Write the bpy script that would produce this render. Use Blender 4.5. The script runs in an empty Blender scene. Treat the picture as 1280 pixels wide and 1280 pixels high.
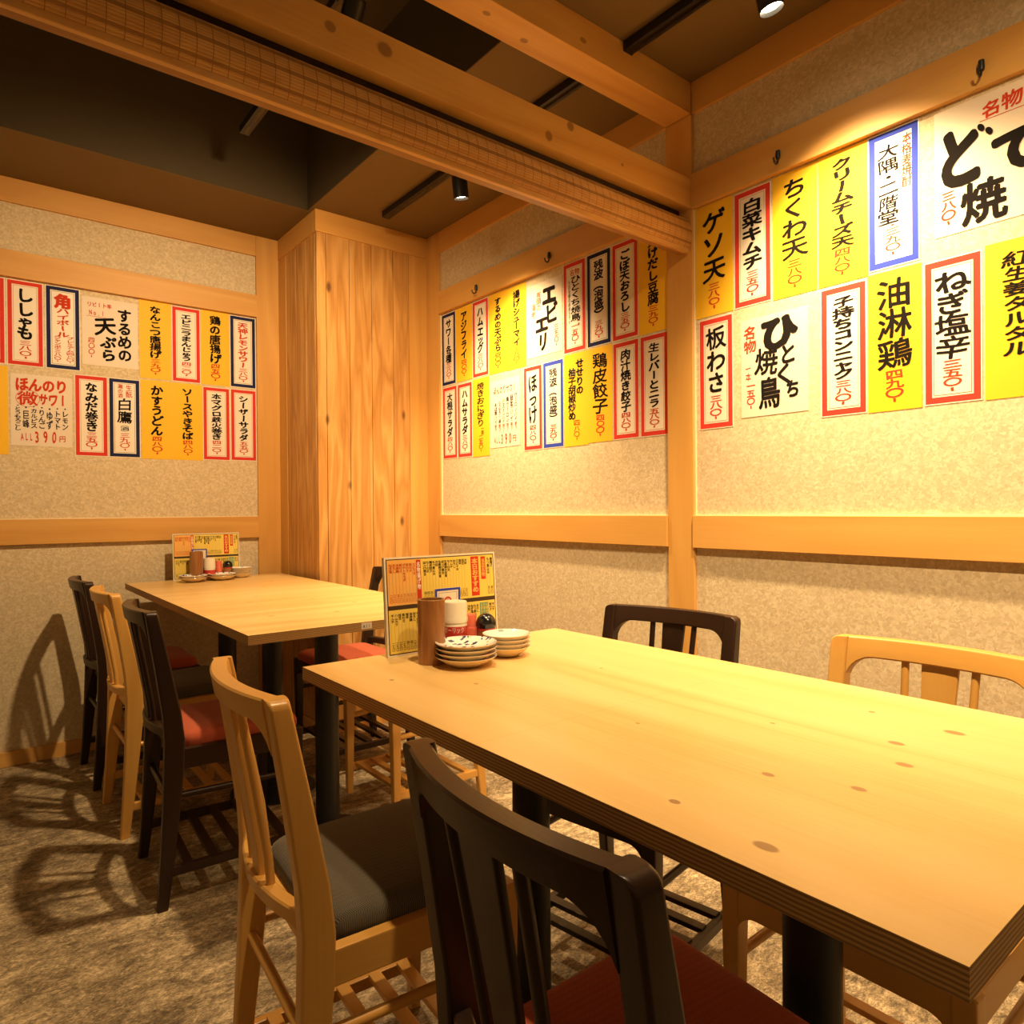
import bpy, bmesh, math, random
from mathutils import Vector, Matrix

# ------------------------------------------------------------------ camera, world, exposure
scene = bpy.context.scene
COL = scene.collection
cam_d = bpy.data.cameras.new('camera'); cam = bpy.data.objects.new('camera', cam_d); COL.objects.link(cam)
cam_d.sensor_width = 36.0; cam_d.lens = 860.48 / 1280 * 36.0; cam_d.clip_start = 0.02
CAM_Z = 1.02
def cam_matrix(yaw, pitch, roll):
    F = Vector((math.sin(yaw)*math.cos(pitch), math.cos(yaw)*math.cos(pitch), math.sin(pitch)))
    R0 = Vector((math.cos(yaw), -math.sin(yaw), 0)); U0 = R0.cross(F)
    c, s = math.cos(roll), math.sin(roll)
    R = c*R0 + s*U0; U = -s*R0 + c*U0
    return Matrix(((R.x, U.x, -F.x, 0), (R.y, U.y, -F.y, 0), (R.z, U.z, -F.z, CAM_Z), (0, 0, 0, 1)))
cam.matrix_world = cam_matrix(math.radians(38.6394), math.radians(-0.2503), math.radians(-0.4780))
scene.camera = cam
vs = scene.view_settings
vs.view_transform = 'Standard'; vs.look = 'None'; vs.gamma = 1.0; vs.use_curve_mapping = False
vs.exposure = 0.68
world = bpy.data.worlds.new('world'); scene.world = world; world.use_nodes = True
bg = world.node_tree.nodes['Background']
bg.inputs[0].default_value = (1.0, 0.57, 0.21, 1); bg.inputs[1].default_value = 0.185
LAMP_COL = (1.0, 0.70, 0.37)
# track lamps: location of the lens, aim point, watts, cone (deg), blend
LAMPS = {
    'wall_near': ((1.52, 0.893, 2.205), (1.645, 0.83, 1.66), 140, 96, 1.0),
    'wall_far':  ((1.50, 2.170, 2.205), (1.60, 2.22, 1.66), 108, 96, 1.0),
    'table_near': ((0.645, 0.64, 2.33), (0.97, 0.76, 0.70), 62, 88, 1.0),
    'table_far': ((0.84, 1.76, 2.33), (0.78, 2.85, 0.85), 92, 140, 0.8),
    'added_wall_fill': ((0.645, -0.25, 2.33), (1.83, 0.66, 0.72), 92, 86, 0.9),  # lamp added out of view to brighten the lower right wall
}

# ------------------------------------------------------------------ node helpers
def new_mat(name):
    m = bpy.data.materials.new(name); m.use_nodes = True
    nt = m.node_tree; b = nt.nodes['Principled BSDF']
    return m, nt, b
def N(nt, t, **kw):
    n = nt.nodes.new(t)
    for k, v in kw.items(): setattr(n, k, v)
    return n
def plain(name, col, rough=0.5, metal=0.0, spec=0.5, coat=0.0):
    m, nt, b = new_mat(name)
    b.inputs['Base Color'].default_value = (*col, 1); b.inputs['Roughness'].default_value = rough
    b.inputs['Metallic'].default_value = metal; b.inputs['Specular IOR Level'].default_value = spec
    b.inputs['Coat Weight'].default_value = coat
    nz = N(nt, 'ShaderNodeTexNoise'); nz.inputs['Scale'].default_value = 60; nz.inputs['Detail'].default_value = 4
    tc = N(nt, 'ShaderNodeTexCoord'); nt.links.new(tc.outputs['Object'], nz.inputs['Vector'])
    mr = N(nt, 'ShaderNodeMapRange'); mr.inputs[3].default_value = max(0.02, rough-0.06); mr.inputs[4].default_value = min(1, rough+0.06)
    nt.links.new(nz.outputs['Fac'], mr.inputs[0]); nt.links.new(mr.outputs[0], b.inputs['Roughness'])
    return m
def ramp(nt, stops):
    r = N(nt, 'ShaderNodeValToRGB')
    els = r.color_ramp.elements
    while len(els) < len(stops): els.new(0.5)
    for e, (p, c) in zip(els, stops): e.position = p; e.color = (*c, 1)
    return r
def mix(nt, fac, a, b, mode='MIX'):
    m = N(nt, 'ShaderNodeMix', data_type='RGBA', blend_type=mode)
    for sock, v in ((m.inputs[0], fac), (m.inputs[6], a), (m.inputs[7], b)):
        if hasattr(v, 'is_linked'): nt.links.new(v, sock)
        elif isinstance(v, (int, float)): sock.default_value = v
        else: sock.default_value = (*v, 1)
    return m.outputs[2]
def mth(nt, op, a, b=None, c=None):
    m = N(nt, 'ShaderNodeMath', operation=op)
    for i, v in enumerate((a, b, c)):
        if v is None: continue
        if hasattr(v, 'is_linked'): nt.links.new(v, m.inputs[i])
        else: m.inputs[i].default_value = v
    return m.outputs[0]

def wood(name, light, mid, dark, axis='z', rough=0.45, freq=7.0, contrast=1.0, knots=0.0, knot_list=None, knot_col=(0.12, 0.05, 0.015), coat=0.0, rings=0.55, spec=0.4, fixed=None):
    m, nt, b = new_mat(name); L = nt.links
    tc = N(nt, 'ShaderNodeTexCoord'); oi = N(nt, 'ShaderNodeObjectInfo')
    off = N(nt, 'ShaderNodeVectorMath', operation='SCALE'); off.inputs[0].default_value = (3.1, 5.7, 9.3)
    L.new(oi.outputs['Random'], off.inputs['Scale'])
    if fixed: nt.links.clear(); off.inputs[0].default_value = fixed; off.inputs['Scale'].default_value = 1.0; L.new(b.outputs[0], nt.nodes['Material Output'].inputs[0])
    add = N(nt, 'ShaderNodeVectorMath', operation='ADD'); L.new(tc.outputs['Object'], add.inputs[0]); L.new(off.outputs[0], add.inputs[1])
    def mapped(along, across):
        mp = N(nt, 'ShaderNodeMapping'); s = {'x': (along, across, across), 'y': (across, along, across), 'z': (across, across, along)}[axis]
        mp.inputs['Scale'].default_value = s; L.new(add.outputs[0], mp.inputs['Vector']); return mp.outputs[0]
    n1 = N(nt, 'ShaderNodeTexNoise'); n1.inputs['Scale'].default_value = 1.0; n1.inputs['Detail'].default_value = 2.0
    n1.inputs['Distortion'].default_value = 0.4
    L.new(mapped(freq*0.11, freq), n1.inputs['Vector'])
    # growth rings: banded slow noise
    band = mth(nt, 'PINGPONG', mth(nt, 'MULTIPLY', n1.outputs['Fac'], 9.0), 1.0)
    n2 = N(nt, 'ShaderNodeTexNoise'); n2.inputs['Scale'].default_value = 1.0; n2.inputs['Detail'].default_value = 5.0
    L.new(mapped(5.0, 190.0), n2.inputs['Vector'])
    n3 = N(nt, 'ShaderNodeTexNoise'); n3.inputs['Scale'].default_value = 1.0; n3.inputs['Detail'].default_value = 3.0
    L.new(mapped(1.2, 6.0), n3.inputs['Vector'])
    v = mth(nt, 'ADD', mth(nt, 'MULTIPLY', band, rings), mth(nt, 'MULTIPLY', n2.outputs['Fac'], 0.55))
    v = mth(nt, 'ADD', v, mth(nt, 'MULTIPLY', n3.outputs['Fac'], 0.5))
    v = mth(nt, 'MULTIPLY', mth(nt, 'SUBTRACT', v, 0.35), contrast)
    r = ramp(nt, [(0.0, light), (0.5, mid), (1.0, dark)]); L.new(v, r.inputs[0])
    col = r.outputs[0]
    if knots > 0:
        vo = N(nt, 'ShaderNodeTexVoronoi'); vo.inputs['Scale'].default_value = 1.0
        L.new(mapped(knots*0.45, knots), vo.inputs['Vector'])
        sel = mth(nt, 'GREATER_THAN', N_sep(nt, vo.outputs['Color']), 0.42)
        k = N(nt, 'ShaderNodeMapRange', interpolation_type='SMOOTHSTEP'); k.inputs[1].default_value = 0.17; k.inputs[2].default_value = 0.05
        k.inputs[3].default_value = 0.0; k.inputs[4].default_value = 0.85
        L.new(vo.outputs['Distance'], k.inputs[0])
        col = mix(nt, mth(nt, 'MULTIPLY', k.outputs[0], sel), col, knot_col)
    if knot_list:
        fac = None
        for (kx, ky, kz, rad, el) in knot_list:
            vm = N(nt, 'ShaderNodeVectorMath', operation='SUBTRACT'); L.new(tc.outputs['Object'], vm.inputs[0]); vm.inputs[1].default_value = (kx, ky, kz)
            sc = N(nt, 'ShaderNodeVectorMath', operation='MULTIPLY'); L.new(vm.outputs[0], sc.inputs[0])
            sc.inputs[1].default_value = {'x': (1/el, 1, 1), 'y': (1, 1/el, 1), 'z': (1, 1, 1/el)}[axis]
            ln = N(nt, 'ShaderNodeVectorMath', operation='LENGTH'); L.new(sc.outputs[0], ln.inputs[0])
            k = N(nt, 'ShaderNodeMapRange', interpolation_type='SMOOTHSTEP'); k.inputs[1].default_value = rad*1.15; k.inputs[2].default_value = rad*0.75
            k.inputs[3].default_value = 0; k.inputs[4].default_value = 0.8
            L.new(ln.outputs['Value'], k.inputs[0])
            fac = k.outputs[0] if fac is None else mth(nt, 'MAXIMUM', fac, k.outputs[0])
        col = mix(nt, fac, col, knot_col)
    L.new(col, b.inputs['Base Color'])
    b.inputs['Roughness'].default_value = rough; b.inputs['Coat Weight'].default_value = coat; b.inputs['Coat Roughness'].default_value = 0.15
    b.inputs['Specular IOR Level'].default_value = spec
    bp = N(nt, 'ShaderNodeBump'); bp.inputs['Strength'].default_value = 0.06; bp.inputs['Distance'].default_value = 0.002
    L.new(n2.outputs['Fac'], bp.inputs['Height']); L.new(bp.outputs[0], b.inputs['Normal'])
    return m
def N_sep(nt, colsock):
    s = N(nt, 'ShaderNodeSeparateColor'); nt.links.new(colsock, s.inputs[0]); return s.outputs[0]

# ------------------------------------------------------------------ mesh helpers
class MB:
    """collects vertices and faces; every face keeps a material slot index"""
    def __init__(self): self.v = []; self.f = []; self.mi = []
    def face(self, idx, mi=0): self.f.append(tuple(idx)); self.mi.append(mi)
    def box(self, x0, x1, y0, y1, z0, z1, mi=0, b=0.0):
        if x1 < x0: x0, x1 = x1, x0
        if y1 < y0: y0, y1 = y1, y0
        if b <= 0:
            o = len(self.v)
            self.v += [(x0,y0,z0),(x1,y0,z0),(x1,y1,z0),(x0,y1,z0),(x0,y0,z1),(x1,y0,z1),(x1,y1,z1),(x0,y1,z1)]
            for q in ((0,3,2,1),(4,5,6,7),(0,1,5,4),(1,2,6,5),(2,3,7,6),(3,0,4,7)): self.face([o+i for i in q], mi)
        else:
            bm = bmesh.new()
            vs_ = [bm.verts.new(p) for p in ((x0,y0,z0),(x1,y0,z0),(x1,y1,z0),(x0,y1,z0),(x0,y0,z1),(x1,y0,z1),(x1,y1,z1),(x0,y1,z1))]
            for q in ((0,3,2,1),(4,5,6,7),(0,1,5,4),(1,2,6,5),(2,3,7,6),(3,0,4,7)): bm.faces.new([vs_[i] for i in q])
            bmesh.ops.bevel(bm, geom=bm.edges[:], offset=b, segments=2, profile=0.5, affect='EDGES')
            self.bm(bm, mi)
        return self
    def bm(self, bm, mi=0):
        o = len(self.v); bm.verts.index_update()
        self.v += [tuple(x.co) for x in bm.verts]
        for f in bm.faces: self.face([o+x.index for x in f.verts], mi)
        bm.free()
    def rings(self, rs, mi=0, cap0=True, cap1=True, close=True):
        n = len(rs[0]); o = len(self.v)
        for r in rs: self.v += [tuple(p) for p in r]
        for k in range(len(rs)-1):
            a = o+k*n; c = a+n
            for i in range(n if close else n-1):
                j = (i+1) % n
                self.face((a+i, a+j, c+j, c+i), mi)
        if cap0: self.face([o+i for i in range(n)][::-1], mi)
        if cap1: self.face([o+(len(rs)-1)*n+i for i in range(n)], mi)
        return self
    def tube(self, pts, rad, n=10, mi=0):
        """round bar along a polyline; rad is a number or one per point"""
        pts = [Vector(p) for p in pts]; rs = []
        t0 = (pts[1]-pts[0]).normalized()
        u = t0.orthogonal().normalized()
        for i, p in enumerate(pts):
            t = (pts[min(i+1, len(pts)-1)] - pts[max(i-1, 0)]).normalized()
            u = (u - t*u.dot(t)).normalized(); w = t.cross(u)
            r = rad[i] if isinstance(rad, (list, tuple)) else rad
            rs.append([p + r*(math.cos(2*math.pi*k/n)*u + math.sin(2*math.pi*k/n)*w) for k in range(n)])
        return self.rings(rs, mi)
    def lathe(self, prof, n=32, cx=0, cy=0, cz=0, mi=0, cap0=True, cap1=True):
        rs = [[(cx+r*math.cos(2*math.pi*k/n), cy+r*math.sin(2*math.pi*k/n), cz+z) for k in range(n)] for r, z in prof]
        return self.rings(rs, mi, cap0, cap1)
    def build(self, name, mats, parent=None, smooth=None, loc=None, rz=0.0):
        me = bpy.data.meshes.new(name); me.from_pydata(self.v, [], self.f); me.update()
        if not isinstance(mats, (list, tuple)): mats = [mats]
        for m in mats: me.materials.append(m)
        me.polygons.foreach_set('material_index', self.mi)
        bm = bmesh.new(); bm.from_mesh(me); bmesh.ops.recalc_face_normals(bm, faces=bm.faces[:]); bm.to_mesh(me); bm.free()
        if smooth:
            me.polygons.foreach_set('use_smooth', [True]*len(me.polygons)); me.set_sharp_from_angle(angle=math.radians(smooth))
        o = bpy.data.objects.new(name, me); COL.objects.link(o)
        if smooth:
            wn = o.modifiers.new('normals', 'WEIGHTED_NORMAL'); wn.mode = 'FACE_AREA'; wn.keep_sharp = True; wn.weight = 80
        if parent is not None: o.parent = parent
        if loc is not None: o.location = loc
        if rz: o.rotation_euler = (0, 0, rz)
        return o
def rrect(cx, cy, wx, wy, r, seg=3):
    r = min(r, wx/2*0.98, wy/2*0.98); out = []
    for sx, sy, a0 in ((1,1,0),(-1,1,90),(-1,-1,180),(1,-1,270)):
        for k in range(seg+1):
            a = math.radians(a0 + 90*k/seg)
            out.append((cx+sx*(wx/2-r)+r*math.cos(a), cy+sy*(wy/2-r)+r*math.sin(a)))
    return out
def loft_z(mb, levels, r=0.005, mi=0, seg=2):
    mb.rings([[(x, y, z) for x, y in rrect(cx, cy, wx, wy, r, seg)] for cx, cy, z, wx, wy in levels], mi)
def tag(o, label=None, cat=None, group=None, kind=None):
    if label: o['label'] = label
    if cat: o['category'] = cat
    if group: o['group'] = group
    if kind: o['kind'] = kind
    return o
def empty(name, loc, rz=0.0):
    o = bpy.data.objects.new(name, None); COL.objects.link(o); o.location = loc; o.rotation_euler = (0, 0, rz)
    o.empty_display_size = 0.1
    return o
def copy_tree(root, loc, rz=0.0):
    r = root.copy(); COL.objects.link(r); r.location = loc; r.rotation_euler = (0, 0, rz)
    def rec(src, dst):
        for ch in list(src.children):
            if ch.parent != src: continue
            c = ch.copy(); COL.objects.link(c); c.parent = dst
            rec(ch, c)
    kids = list(root.children)
    for ch in kids:
        c = ch.copy(); COL.objects.link(c); c.parent = r
        for g in list(ch.children):
            d = g.copy(); COL.objects.link(d); d.parent = c
    return r

# ------------------------------------------------------------------ materials
HL, HM, HD = (0.69, 0.385, 0.105), (0.59, 0.295, 0.066), (0.44, 0.19, 0.035)      # honey coloured trim timber
trim_x = wood('honey_timber_x', HL, HM, HD, 'x', 0.5, 5.0, 0.55)
trim_y = wood('honey_timber_y', HL, HM, HD, 'y', 0.5, 5.0, 0.55)
trim_z = wood('honey_timber_z', HL, HM, HD, 'z', 0.5, 5.0, 0.55)
plank_z = wood('knotty_planks', (0.69, 0.39, 0.13), (0.53, 0.265, 0.07), (0.33, 0.14, 0.032), 'z', 0.5, 14.0, 0.95, knots=10.5, knot_col=(0.09, 0.035, 0.012))
beam_x = wood('beam_timber', (0.68, 0.40, 0.125), (0.58, 0.31, 0.08), (0.42, 0.20, 0.045), 'x', 0.5, 6.0, 0.8,
              knot_list=[(0.737,1.357,2.034,0.016,1.2),(1.22,1.357,2.004,0.014,0.9),(1.299,1.357,2.056,0.013,1.0),(0.61,1.357,2.03,0.012,1.1),
                         (1.505,1.357,2.015,0.005,1.1),(0.98,1.357,2.30,0.010,1.4),(1.35,1.357,2.31,0.008,1.6),(1.05,1.40,2.276,0.008,1.5),(1.19,1.42,2.276,0.009,1.4),(0.9,1.41,2.276,0.008,1.3)],
              knot_col=(0.24, 0.115, 0.035))
def chairmats(base):
    return {a: wood('%s_%s' % (base[0], a), base[1], base[2], base[3], a, base[4], 6.0, 0.6, coat=base[5], spec=base[6]) for a in 'xyz'}
W_LIGHT = chairmats(('blond_chair_wood', (0.71, 0.395, 0.10), (0.62, 0.32, 0.068), (0.48, 0.22, 0.038), 0.38, 0.15, 0.5))
W_DARK = chairmats(('dark_chair_wood', (0.030, 0.013, 0.007), (0.020, 0.009, 0.005), (0.010, 0.0045, 0.003), 0.36, 0.10, 0.32))

def wallpaper():
    m, nt, b = new_mat('flecked_wallpaper'); L = nt.links
    tc = N(nt, 'ShaderNodeTexCoord')
    v = N(nt, 'ShaderNodeTexVoronoi'); v.inputs['Scale'].default_value = 150; v.inputs['Randomness'].default_value = 1
    w = N(nt, 'ShaderNodeTexNoise'); w.inputs['Scale'].default_value = 60; w.inputs['Detail'].default_value = 5; w.inputs['Roughness'].default_value = 0.65
    mixv = N(nt, 'ShaderNodeMix', data_type='VECTOR'); mixv.inputs[0].default_value = 0.03
    L.new(tc.outputs['Object'], w.inputs['Vector']); L.new(tc.outputs['Object'], mixv.inputs[4]); L.new(w.outputs['Color'], mixv.inputs[5])
    L.new(mixv.outputs[1], v.inputs['Vector'])
    s = N_sep(nt, v.outputs['Color'])
    val = mth(nt, 'ADD', mth(nt, 'MULTIPLY', s, 0.5), mth(nt, 'MULTIPLY', w.outputs['Fac'], 0.5))
    r = ramp(nt, [(0.15, (0.52, 0.41, 0.255)), (0.5, (0.63, 0.51, 0.325)), (0.85, (0.76, 0.64, 0.44))]); L.new(val, r.inputs[0])
    L.new(r.outputs[0], b.inputs['Base Color']); b.inputs['Roughness'].default_value = 0.75; b.inputs['Specular IOR Level'].default_value = 0.3
    bp = N(nt, 'ShaderNodeBump'); bp.inputs['Strength'].default_value = 0.35; bp.inputs['Distance'].default_value = 0.003
    L.new(val, bp.inputs['Height']); L.new(bp.outputs[0], b.inputs['Normal'])
    return m
WALLP = wallpaper()
def floor_mat():
    m, nt, b = new_mat('mottled_stone_floor'); L = nt.links
    tc = N(nt, 'ShaderNodeTexCoord')
    def noise(sc, det, rough, dist=0.0, rot=35):
        mp = N(nt, 'ShaderNodeMapping'); mp.inputs['Scale'].default_value = sc; mp.inputs['Rotation'].default_value = (0, 0, math.radians(rot)); L.new(tc.outputs['Object'], mp.inputs['Vector'])
        n = N(nt, 'ShaderNodeTexNoise'); n.inputs['Scale'].default_value = 1; n.inputs['Detail'].default_value = det; n.inputs['Roughness'].default_value = rough; n.inputs['Distortion'].default_value = dist
        L.new(mp.outputs[0], n.inputs['Vector']); return n.outputs['Fac']
    a = noise((6, 11, 6), 5, 0.65, 1.2, 55); c = noise((38, 70, 38), 6, 0.75, 0.9, 55); d = noise((150, 300, 150), 4, 0.7, 0.4, 55)
    v = mth(nt, 'ADD', mth(nt, 'MULTIPLY', a, 0.30), mth(nt, 'ADD', mth(nt, 'MULTIPLY', c, 0.42), mth(nt, 'MULTIPLY', d, 0.30)))
    r = ramp(nt, [(0.42, (0.085, 0.060, 0.034)), (0.48, (0.20, 0.15, 0.088)), (0.53, (0.34, 0.26, 0.155)), (0.60, (0.66, 0.52, 0.32))]); L.new(v, r.inputs[0])
    L.new(r.outputs[0], b.inputs['Base Color']); b.inputs['Roughness'].default_value = 0.62; b.inputs['Specular IOR Level'].default_value = 0.35
    bp = N(nt, 'ShaderNodeBump'); bp.inputs['Strength'].default_value = 0.2; bp.inputs['Distance'].default_value = 0.002
    L.new(v, bp.inputs['Height']); L.new(bp.outputs[0], b.inputs['Normal'])
    return m
FLOOR = floor_mat()
CEIL = plain('brown_ceiling_paint', (0.165, 0.105, 0.035), 0.8)
CEIL_DARK = plain('dark_brown_coffer', (0.060, 0.041, 0.016), 0.85)  # coffer colour set darker than the low ceiling
BLACK = plain('black_powder_coat', (0.008, 0.008, 0.008), 0.45)
GLOSSBLACK = plain('glossy_black_track', (0.006, 0.005, 0.005), 0.12)
GAP = plain('dark_plank_joint', (0.05, 0.022, 0.008), 0.9)
PAPER = plain('cream_paper', (0.80, 0.72, 0.60), 0.5, spec=0.35)
PLAINP = plain('beige_art_paper', (0.74, 0.63, 0.50), 0.55, spec=0.3)
YELLOW = plain('yellow_paper', (0.84, 0.49, 0.025), 0.55, spec=0.2)
RED = plain('red_print', (0.62, 0.050, 0.035), 0.8, spec=0.05)
NAVY = plain('navy_print', (0.018, 0.022, 0.075), 0.7, spec=0.08)
BLUE = plain('blue_print', (0.04, 0.065, 0.42), 0.8, spec=0.05)
INK = plain('black_brush_ink', (0.012, 0.010, 0.009), 0.85, spec=0.03)
REDINK = plain('red_brush_ink', (0.55, 0.050, 0.022), 0.85, spec=0.03)
LEDGER = plain('fine_printed_line', (0.20, 0.15, 0.05), 0.6)
GREENP = plain('green_print', (0.11, 0.30, 0.17), 0.5)
PAPERMATS = [PAPER, PLAINP, YELLOW, RED, NAVY, BLUE, INK, REDINK, LEDGER, GREENP]
I_PAPER, I_PLAIN, I_YEL, I_RED, I_NAVY, I_BLUE, I_INK, I_REDINK, I_LINE, I_GREEN = range(10)

# ------------------------------------------------------------------ the room
XR, YB, ZC = 1.831, 3.432, 2.376           # right wall trim face, back wall trim face, ceiling
XW, YW = XR+0.012, YB+0.012                # wallpaper planes
ZA, ZB_, ZCn, ZD, ZE, ZG = 2.276, 2.082, 1.974, 0.994, 0.891, 0.0586
YN = -2.6; XL = -2.6                        # how far the room is built towards and beside the camera
def struct(name, mb, mats, smooth=None, parent=None):
    o = mb.build(name, mats, parent, smooth)
    if parent is None: o['kind'] = 'structure'
    return o
struct('floor', MB().box(XL, XW+0.1, YN, YW+0.1, -0.08, 0.0), FLOOR)
struct('wall_right', MB().box(XW, XW+0.1, YN, YW+0.1, 0, ZC+0.5), WALLP)
struct('wall_back', MB().box(XL, XW, YW, YW+0.1, 0, ZC+0.5), WALLP)
mb = MB(); mb.box(1.235, XW, YN, YW, ZC, ZC+0.02); mb.box(XL, 1.235, 3.003, YW, ZC, ZC+0.02)
struct('ceiling', mb, CEIL)
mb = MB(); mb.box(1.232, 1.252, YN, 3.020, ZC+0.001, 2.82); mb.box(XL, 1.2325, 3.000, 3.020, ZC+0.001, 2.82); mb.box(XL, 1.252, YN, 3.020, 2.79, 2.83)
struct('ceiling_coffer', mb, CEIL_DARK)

PY0, PY1 = 1.357, 1.460                     # the free post on the right wall
CX, CY = 1.255, 2.963                       # boxed column in the corner
trim_n = [0]
def trim(mb, mat):
    trim_n[0] += 1
    return struct('trim_%d' % trim_n[0], mb, mat, 40)
def rail_right(z0, z1, proud=0.0, b=0.002):
    for (y0, y1) in ((YN, PY0), (PY1, 2.849)):
        trim(MB().box(XR-proud, XW, y0, y1, z0, z1, b=b), trim_y)
def rail_back(z0, z1, proud=0.0, b=0.002):
    trim(MB().box(XL, 1.143, YB-proud, YW, z0, z1, b=b), trim_x)
for z0, z1, p in ((ZA, ZC, 0.0), (ZCn, ZB_, 0.006), (ZE, ZD, 0.010), (0, ZG, 0.0)):
    if z0 == 0: continue
    rail_right(z0, z1, p); rail_back(z0, z1, p)
mb = MB(); mb.box(XR-0.004, XW, YN, PY0, 0, ZG, b=0.002); mb.box(XR-0.004, XW, PY1, 2.849, 0, ZG, b=0.002)
struct('baseboard_right', mb, trim_y, 40)
struct('baseboard_back', MB().box(XL, 1.143, YB-0.004, YW, 0, ZG, b=0.002), trim_x, 40)
struct('post', MB().box(XR-0.002, XW, PY0, PY1, 0, ZA, b=0.003), trim_z, 40)
struct('post', MB().box(XR-0.001, XW, 2.849, CY+0.02, 0, ZC, b=0.002), trim_z, 40)
struct('post', MB().box(1.143, 1.256, YB-0.001, YW, 0, ZC, b=0.002), trim_z, 40)
# boxed column: knotty boards, corner strips and a head board
col = struct('column', MB().box(CX+0.018, XW, CY+0.018, YW, 0, ZC), GAP)
col_part = MB()
xs = [CX, 1.300, 1.414, 1.527, 1.642, 1.729]
for a, b_ in zip(xs[:-1], xs[1:]): col_part.box(a+0.0012, b_-0.0012, CY, CY+0.02, ZG, ZA, b=0.0018)
ys = [CY+0.020, 3.085, 3.208, 3.333]
for a, b_ in zip(ys[:-1], ys[1:]): col_part.box(CX, CX+0.02, a+0.0012, b_-0.0012, ZG, ZA, b=0.0018)
struct('planking', col_part, plank_z, 40, col)
mb = MB(); mb.box(1.729, XR, CY-0.002, CY+0.02, 0, ZA, b=0.002); mb.box(CX-0.002, CX+0.02, 3.333, YW, 0, ZA, b=0.002)
struct('corner_strip', mb, trim_z, 40, col)
mb = MB(); mb.box(CX-0.005, XR, CY-0.005, CY+0.02, ZA, ZC, b=0.002); struct('head_board', mb, trim_x, 40, col)
mb = MB(); mb.box(CX-0.005, CX+0.02, CY+0.02, YW, ZA, ZC, b=0.002); struct('head_board', mb, trim_y, 40, col)
mb = MB(); mb.box(CX-0.004, XR, CY-0.004, CY+0.02, 0, ZG); mb.box(CX-0.004, CX+0.02, CY+0.02, 3.333, 0, ZG); struct('skirting', mb, trim_x, 40, col)
# pale edging bead around the papered panels
BEAD = plain('pale_edging_bead', (0.80, 0.68, 0.46), 0.4)
for y0, y1 in ((YN, PY0), (PY1, 2.849)):
    trim(MB().box(XW-0.006, XW, y0, y1, ZD, ZD+0.0035), BEAD)
    trim(MB().box(XW-0.005, XW, y1-0.003, y1, ZD, ZCn), BEAD)
trim(MB().box(XW-0.005, XW, PY1, PY1+0.003, ZD, ZCn), BEAD)
trim(MB().box(XL, 1.143, YW-0.006, YW, ZD, ZD+0.0035), BEAD)
# the two cross beams that run out from the post
struct('beam', MB().box(-2.4, XR, PY0, PY1, ZA, ZC, b=0.003), beam_x, 40)
struct('beam', MB().box(-2.4, XR, PY0, PY0+0.06, ZCn+0.002, ZB_-0.012, b=0.003), beam_x, 40)

# ------------------------------------------------------------------ glyphs for the brush lettering
GL = {}
def glyph(ch, bold):
    key = (ch, bold)
    if key in GL: return GL[key]
    c = bpy.data.curves.new('glyph', 'FONT'); c.body = ch; c.size = 1.0; c.offset = bold; c.resolution_u = 3
    o = bpy.data.objects.new('glyph', c); COL.objects.link(o)
    bpy.context.view_layer.update()
    me = bpy.data.meshes.new_from_object(o.evaluated_get(bpy.context.evaluated_depsgraph_get()))
    v = [(p.co.x, p.co.y) for p in me.vertices]; f = [tuple(p.vertices) for p in me.polygons]
    bpy.data.objects.remove(o); bpy.data.curves.remove(c); bpy.data.meshes.remove(me)
    GL[key] = (v, f); return GL[key]
RND = random.Random(7)
def put(mb, ch, cx, cz, w, h, mi, y, bold=0.02, wob=1.0):
    """one character in a w x h cell centred on (cx, cz), on a sheet facing -y"""
    if ch == ' ': return
    rot = ch in 'ー（）〜' 
    tick = ch == '|'
    v, f = glyph('ー' if tick else ch, 0.0)
    an = RND.uniform(-0.07, 0.07)*wob; sk = RND.uniform(0.0, 0.12)*wob; p1, p2 = RND.uniform(0, 6), RND.uniform(0, 6)
    s0 = RND.uniform(0.94, 1.06) if wob else 1.0
    wide = 0.5 if ord(ch) > 255 else (max(p[0] for p in v)+min(p[0] for p in v))/2 if v else 0.5
    if 0x4E00 <= ord(ch) <= 0x9FFF and bold < 0.058: bold *= 0.72
    if bold <= 0.004: shifts = [(0, 0)]
    elif bold < 0.058: shifts = [(bold*0.9*math.cos(t), bold*0.9*math.sin(t)) for t in (0.5, 1.75, 3.0, 4.3, 5.5)]
    else: shifts = [(0, 0)]+[(r*bold*math.cos(t+0.4), r*bold*0.8*math.sin(t+0.4)) for r, n in ((0.5, 6), (1.0, 14)) for t in [2*math.pi*k/n for k in range(n)]]
    pts = []
    for (x, z) in v:
        x -= wide; z -= 0.38
        if rot or tick: x, z = -z, -x
        if tick: z *= 0.55
        x += 0.022*wob*math.sin(4.3*z+p1); z += 0.022*wob*math.sin(4.7*x+p2)
        x, z = x*math.cos(an)-z*math.sin(an), x*math.sin(an)+z*math.cos(an)
        z += sk*x*0.6
        pts.append((x*s0, z*s0))
    for k, (dx, dz) in enumerate(shifts):
        o = len(mb.v)
        mb.v += [(cx+(x+dx)*w, y-0.00003*k, cz+(z+dz)*h) for x, z in pts]
        for q in f: mb.face([o+i for i in q], mi)
def column_text(mb, s, cx, z1, z0, w, mi, y, bold=0.02, wob=1.0):
    """vertical writing from z1 down to z0"""
    wt = [0.62 if c in 'っゃゅょャュョッ・|' else 1.0 for c in s]; tot = sum(wt); z = z1
    for c, k in zip(s, wt):
        h = (z1-z0)*k/tot
        put(mb, c, cx, z-h/2, w, h*1.04 if k == 1 else h*1.35, mi, y, bold, wob); z -= h
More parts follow.
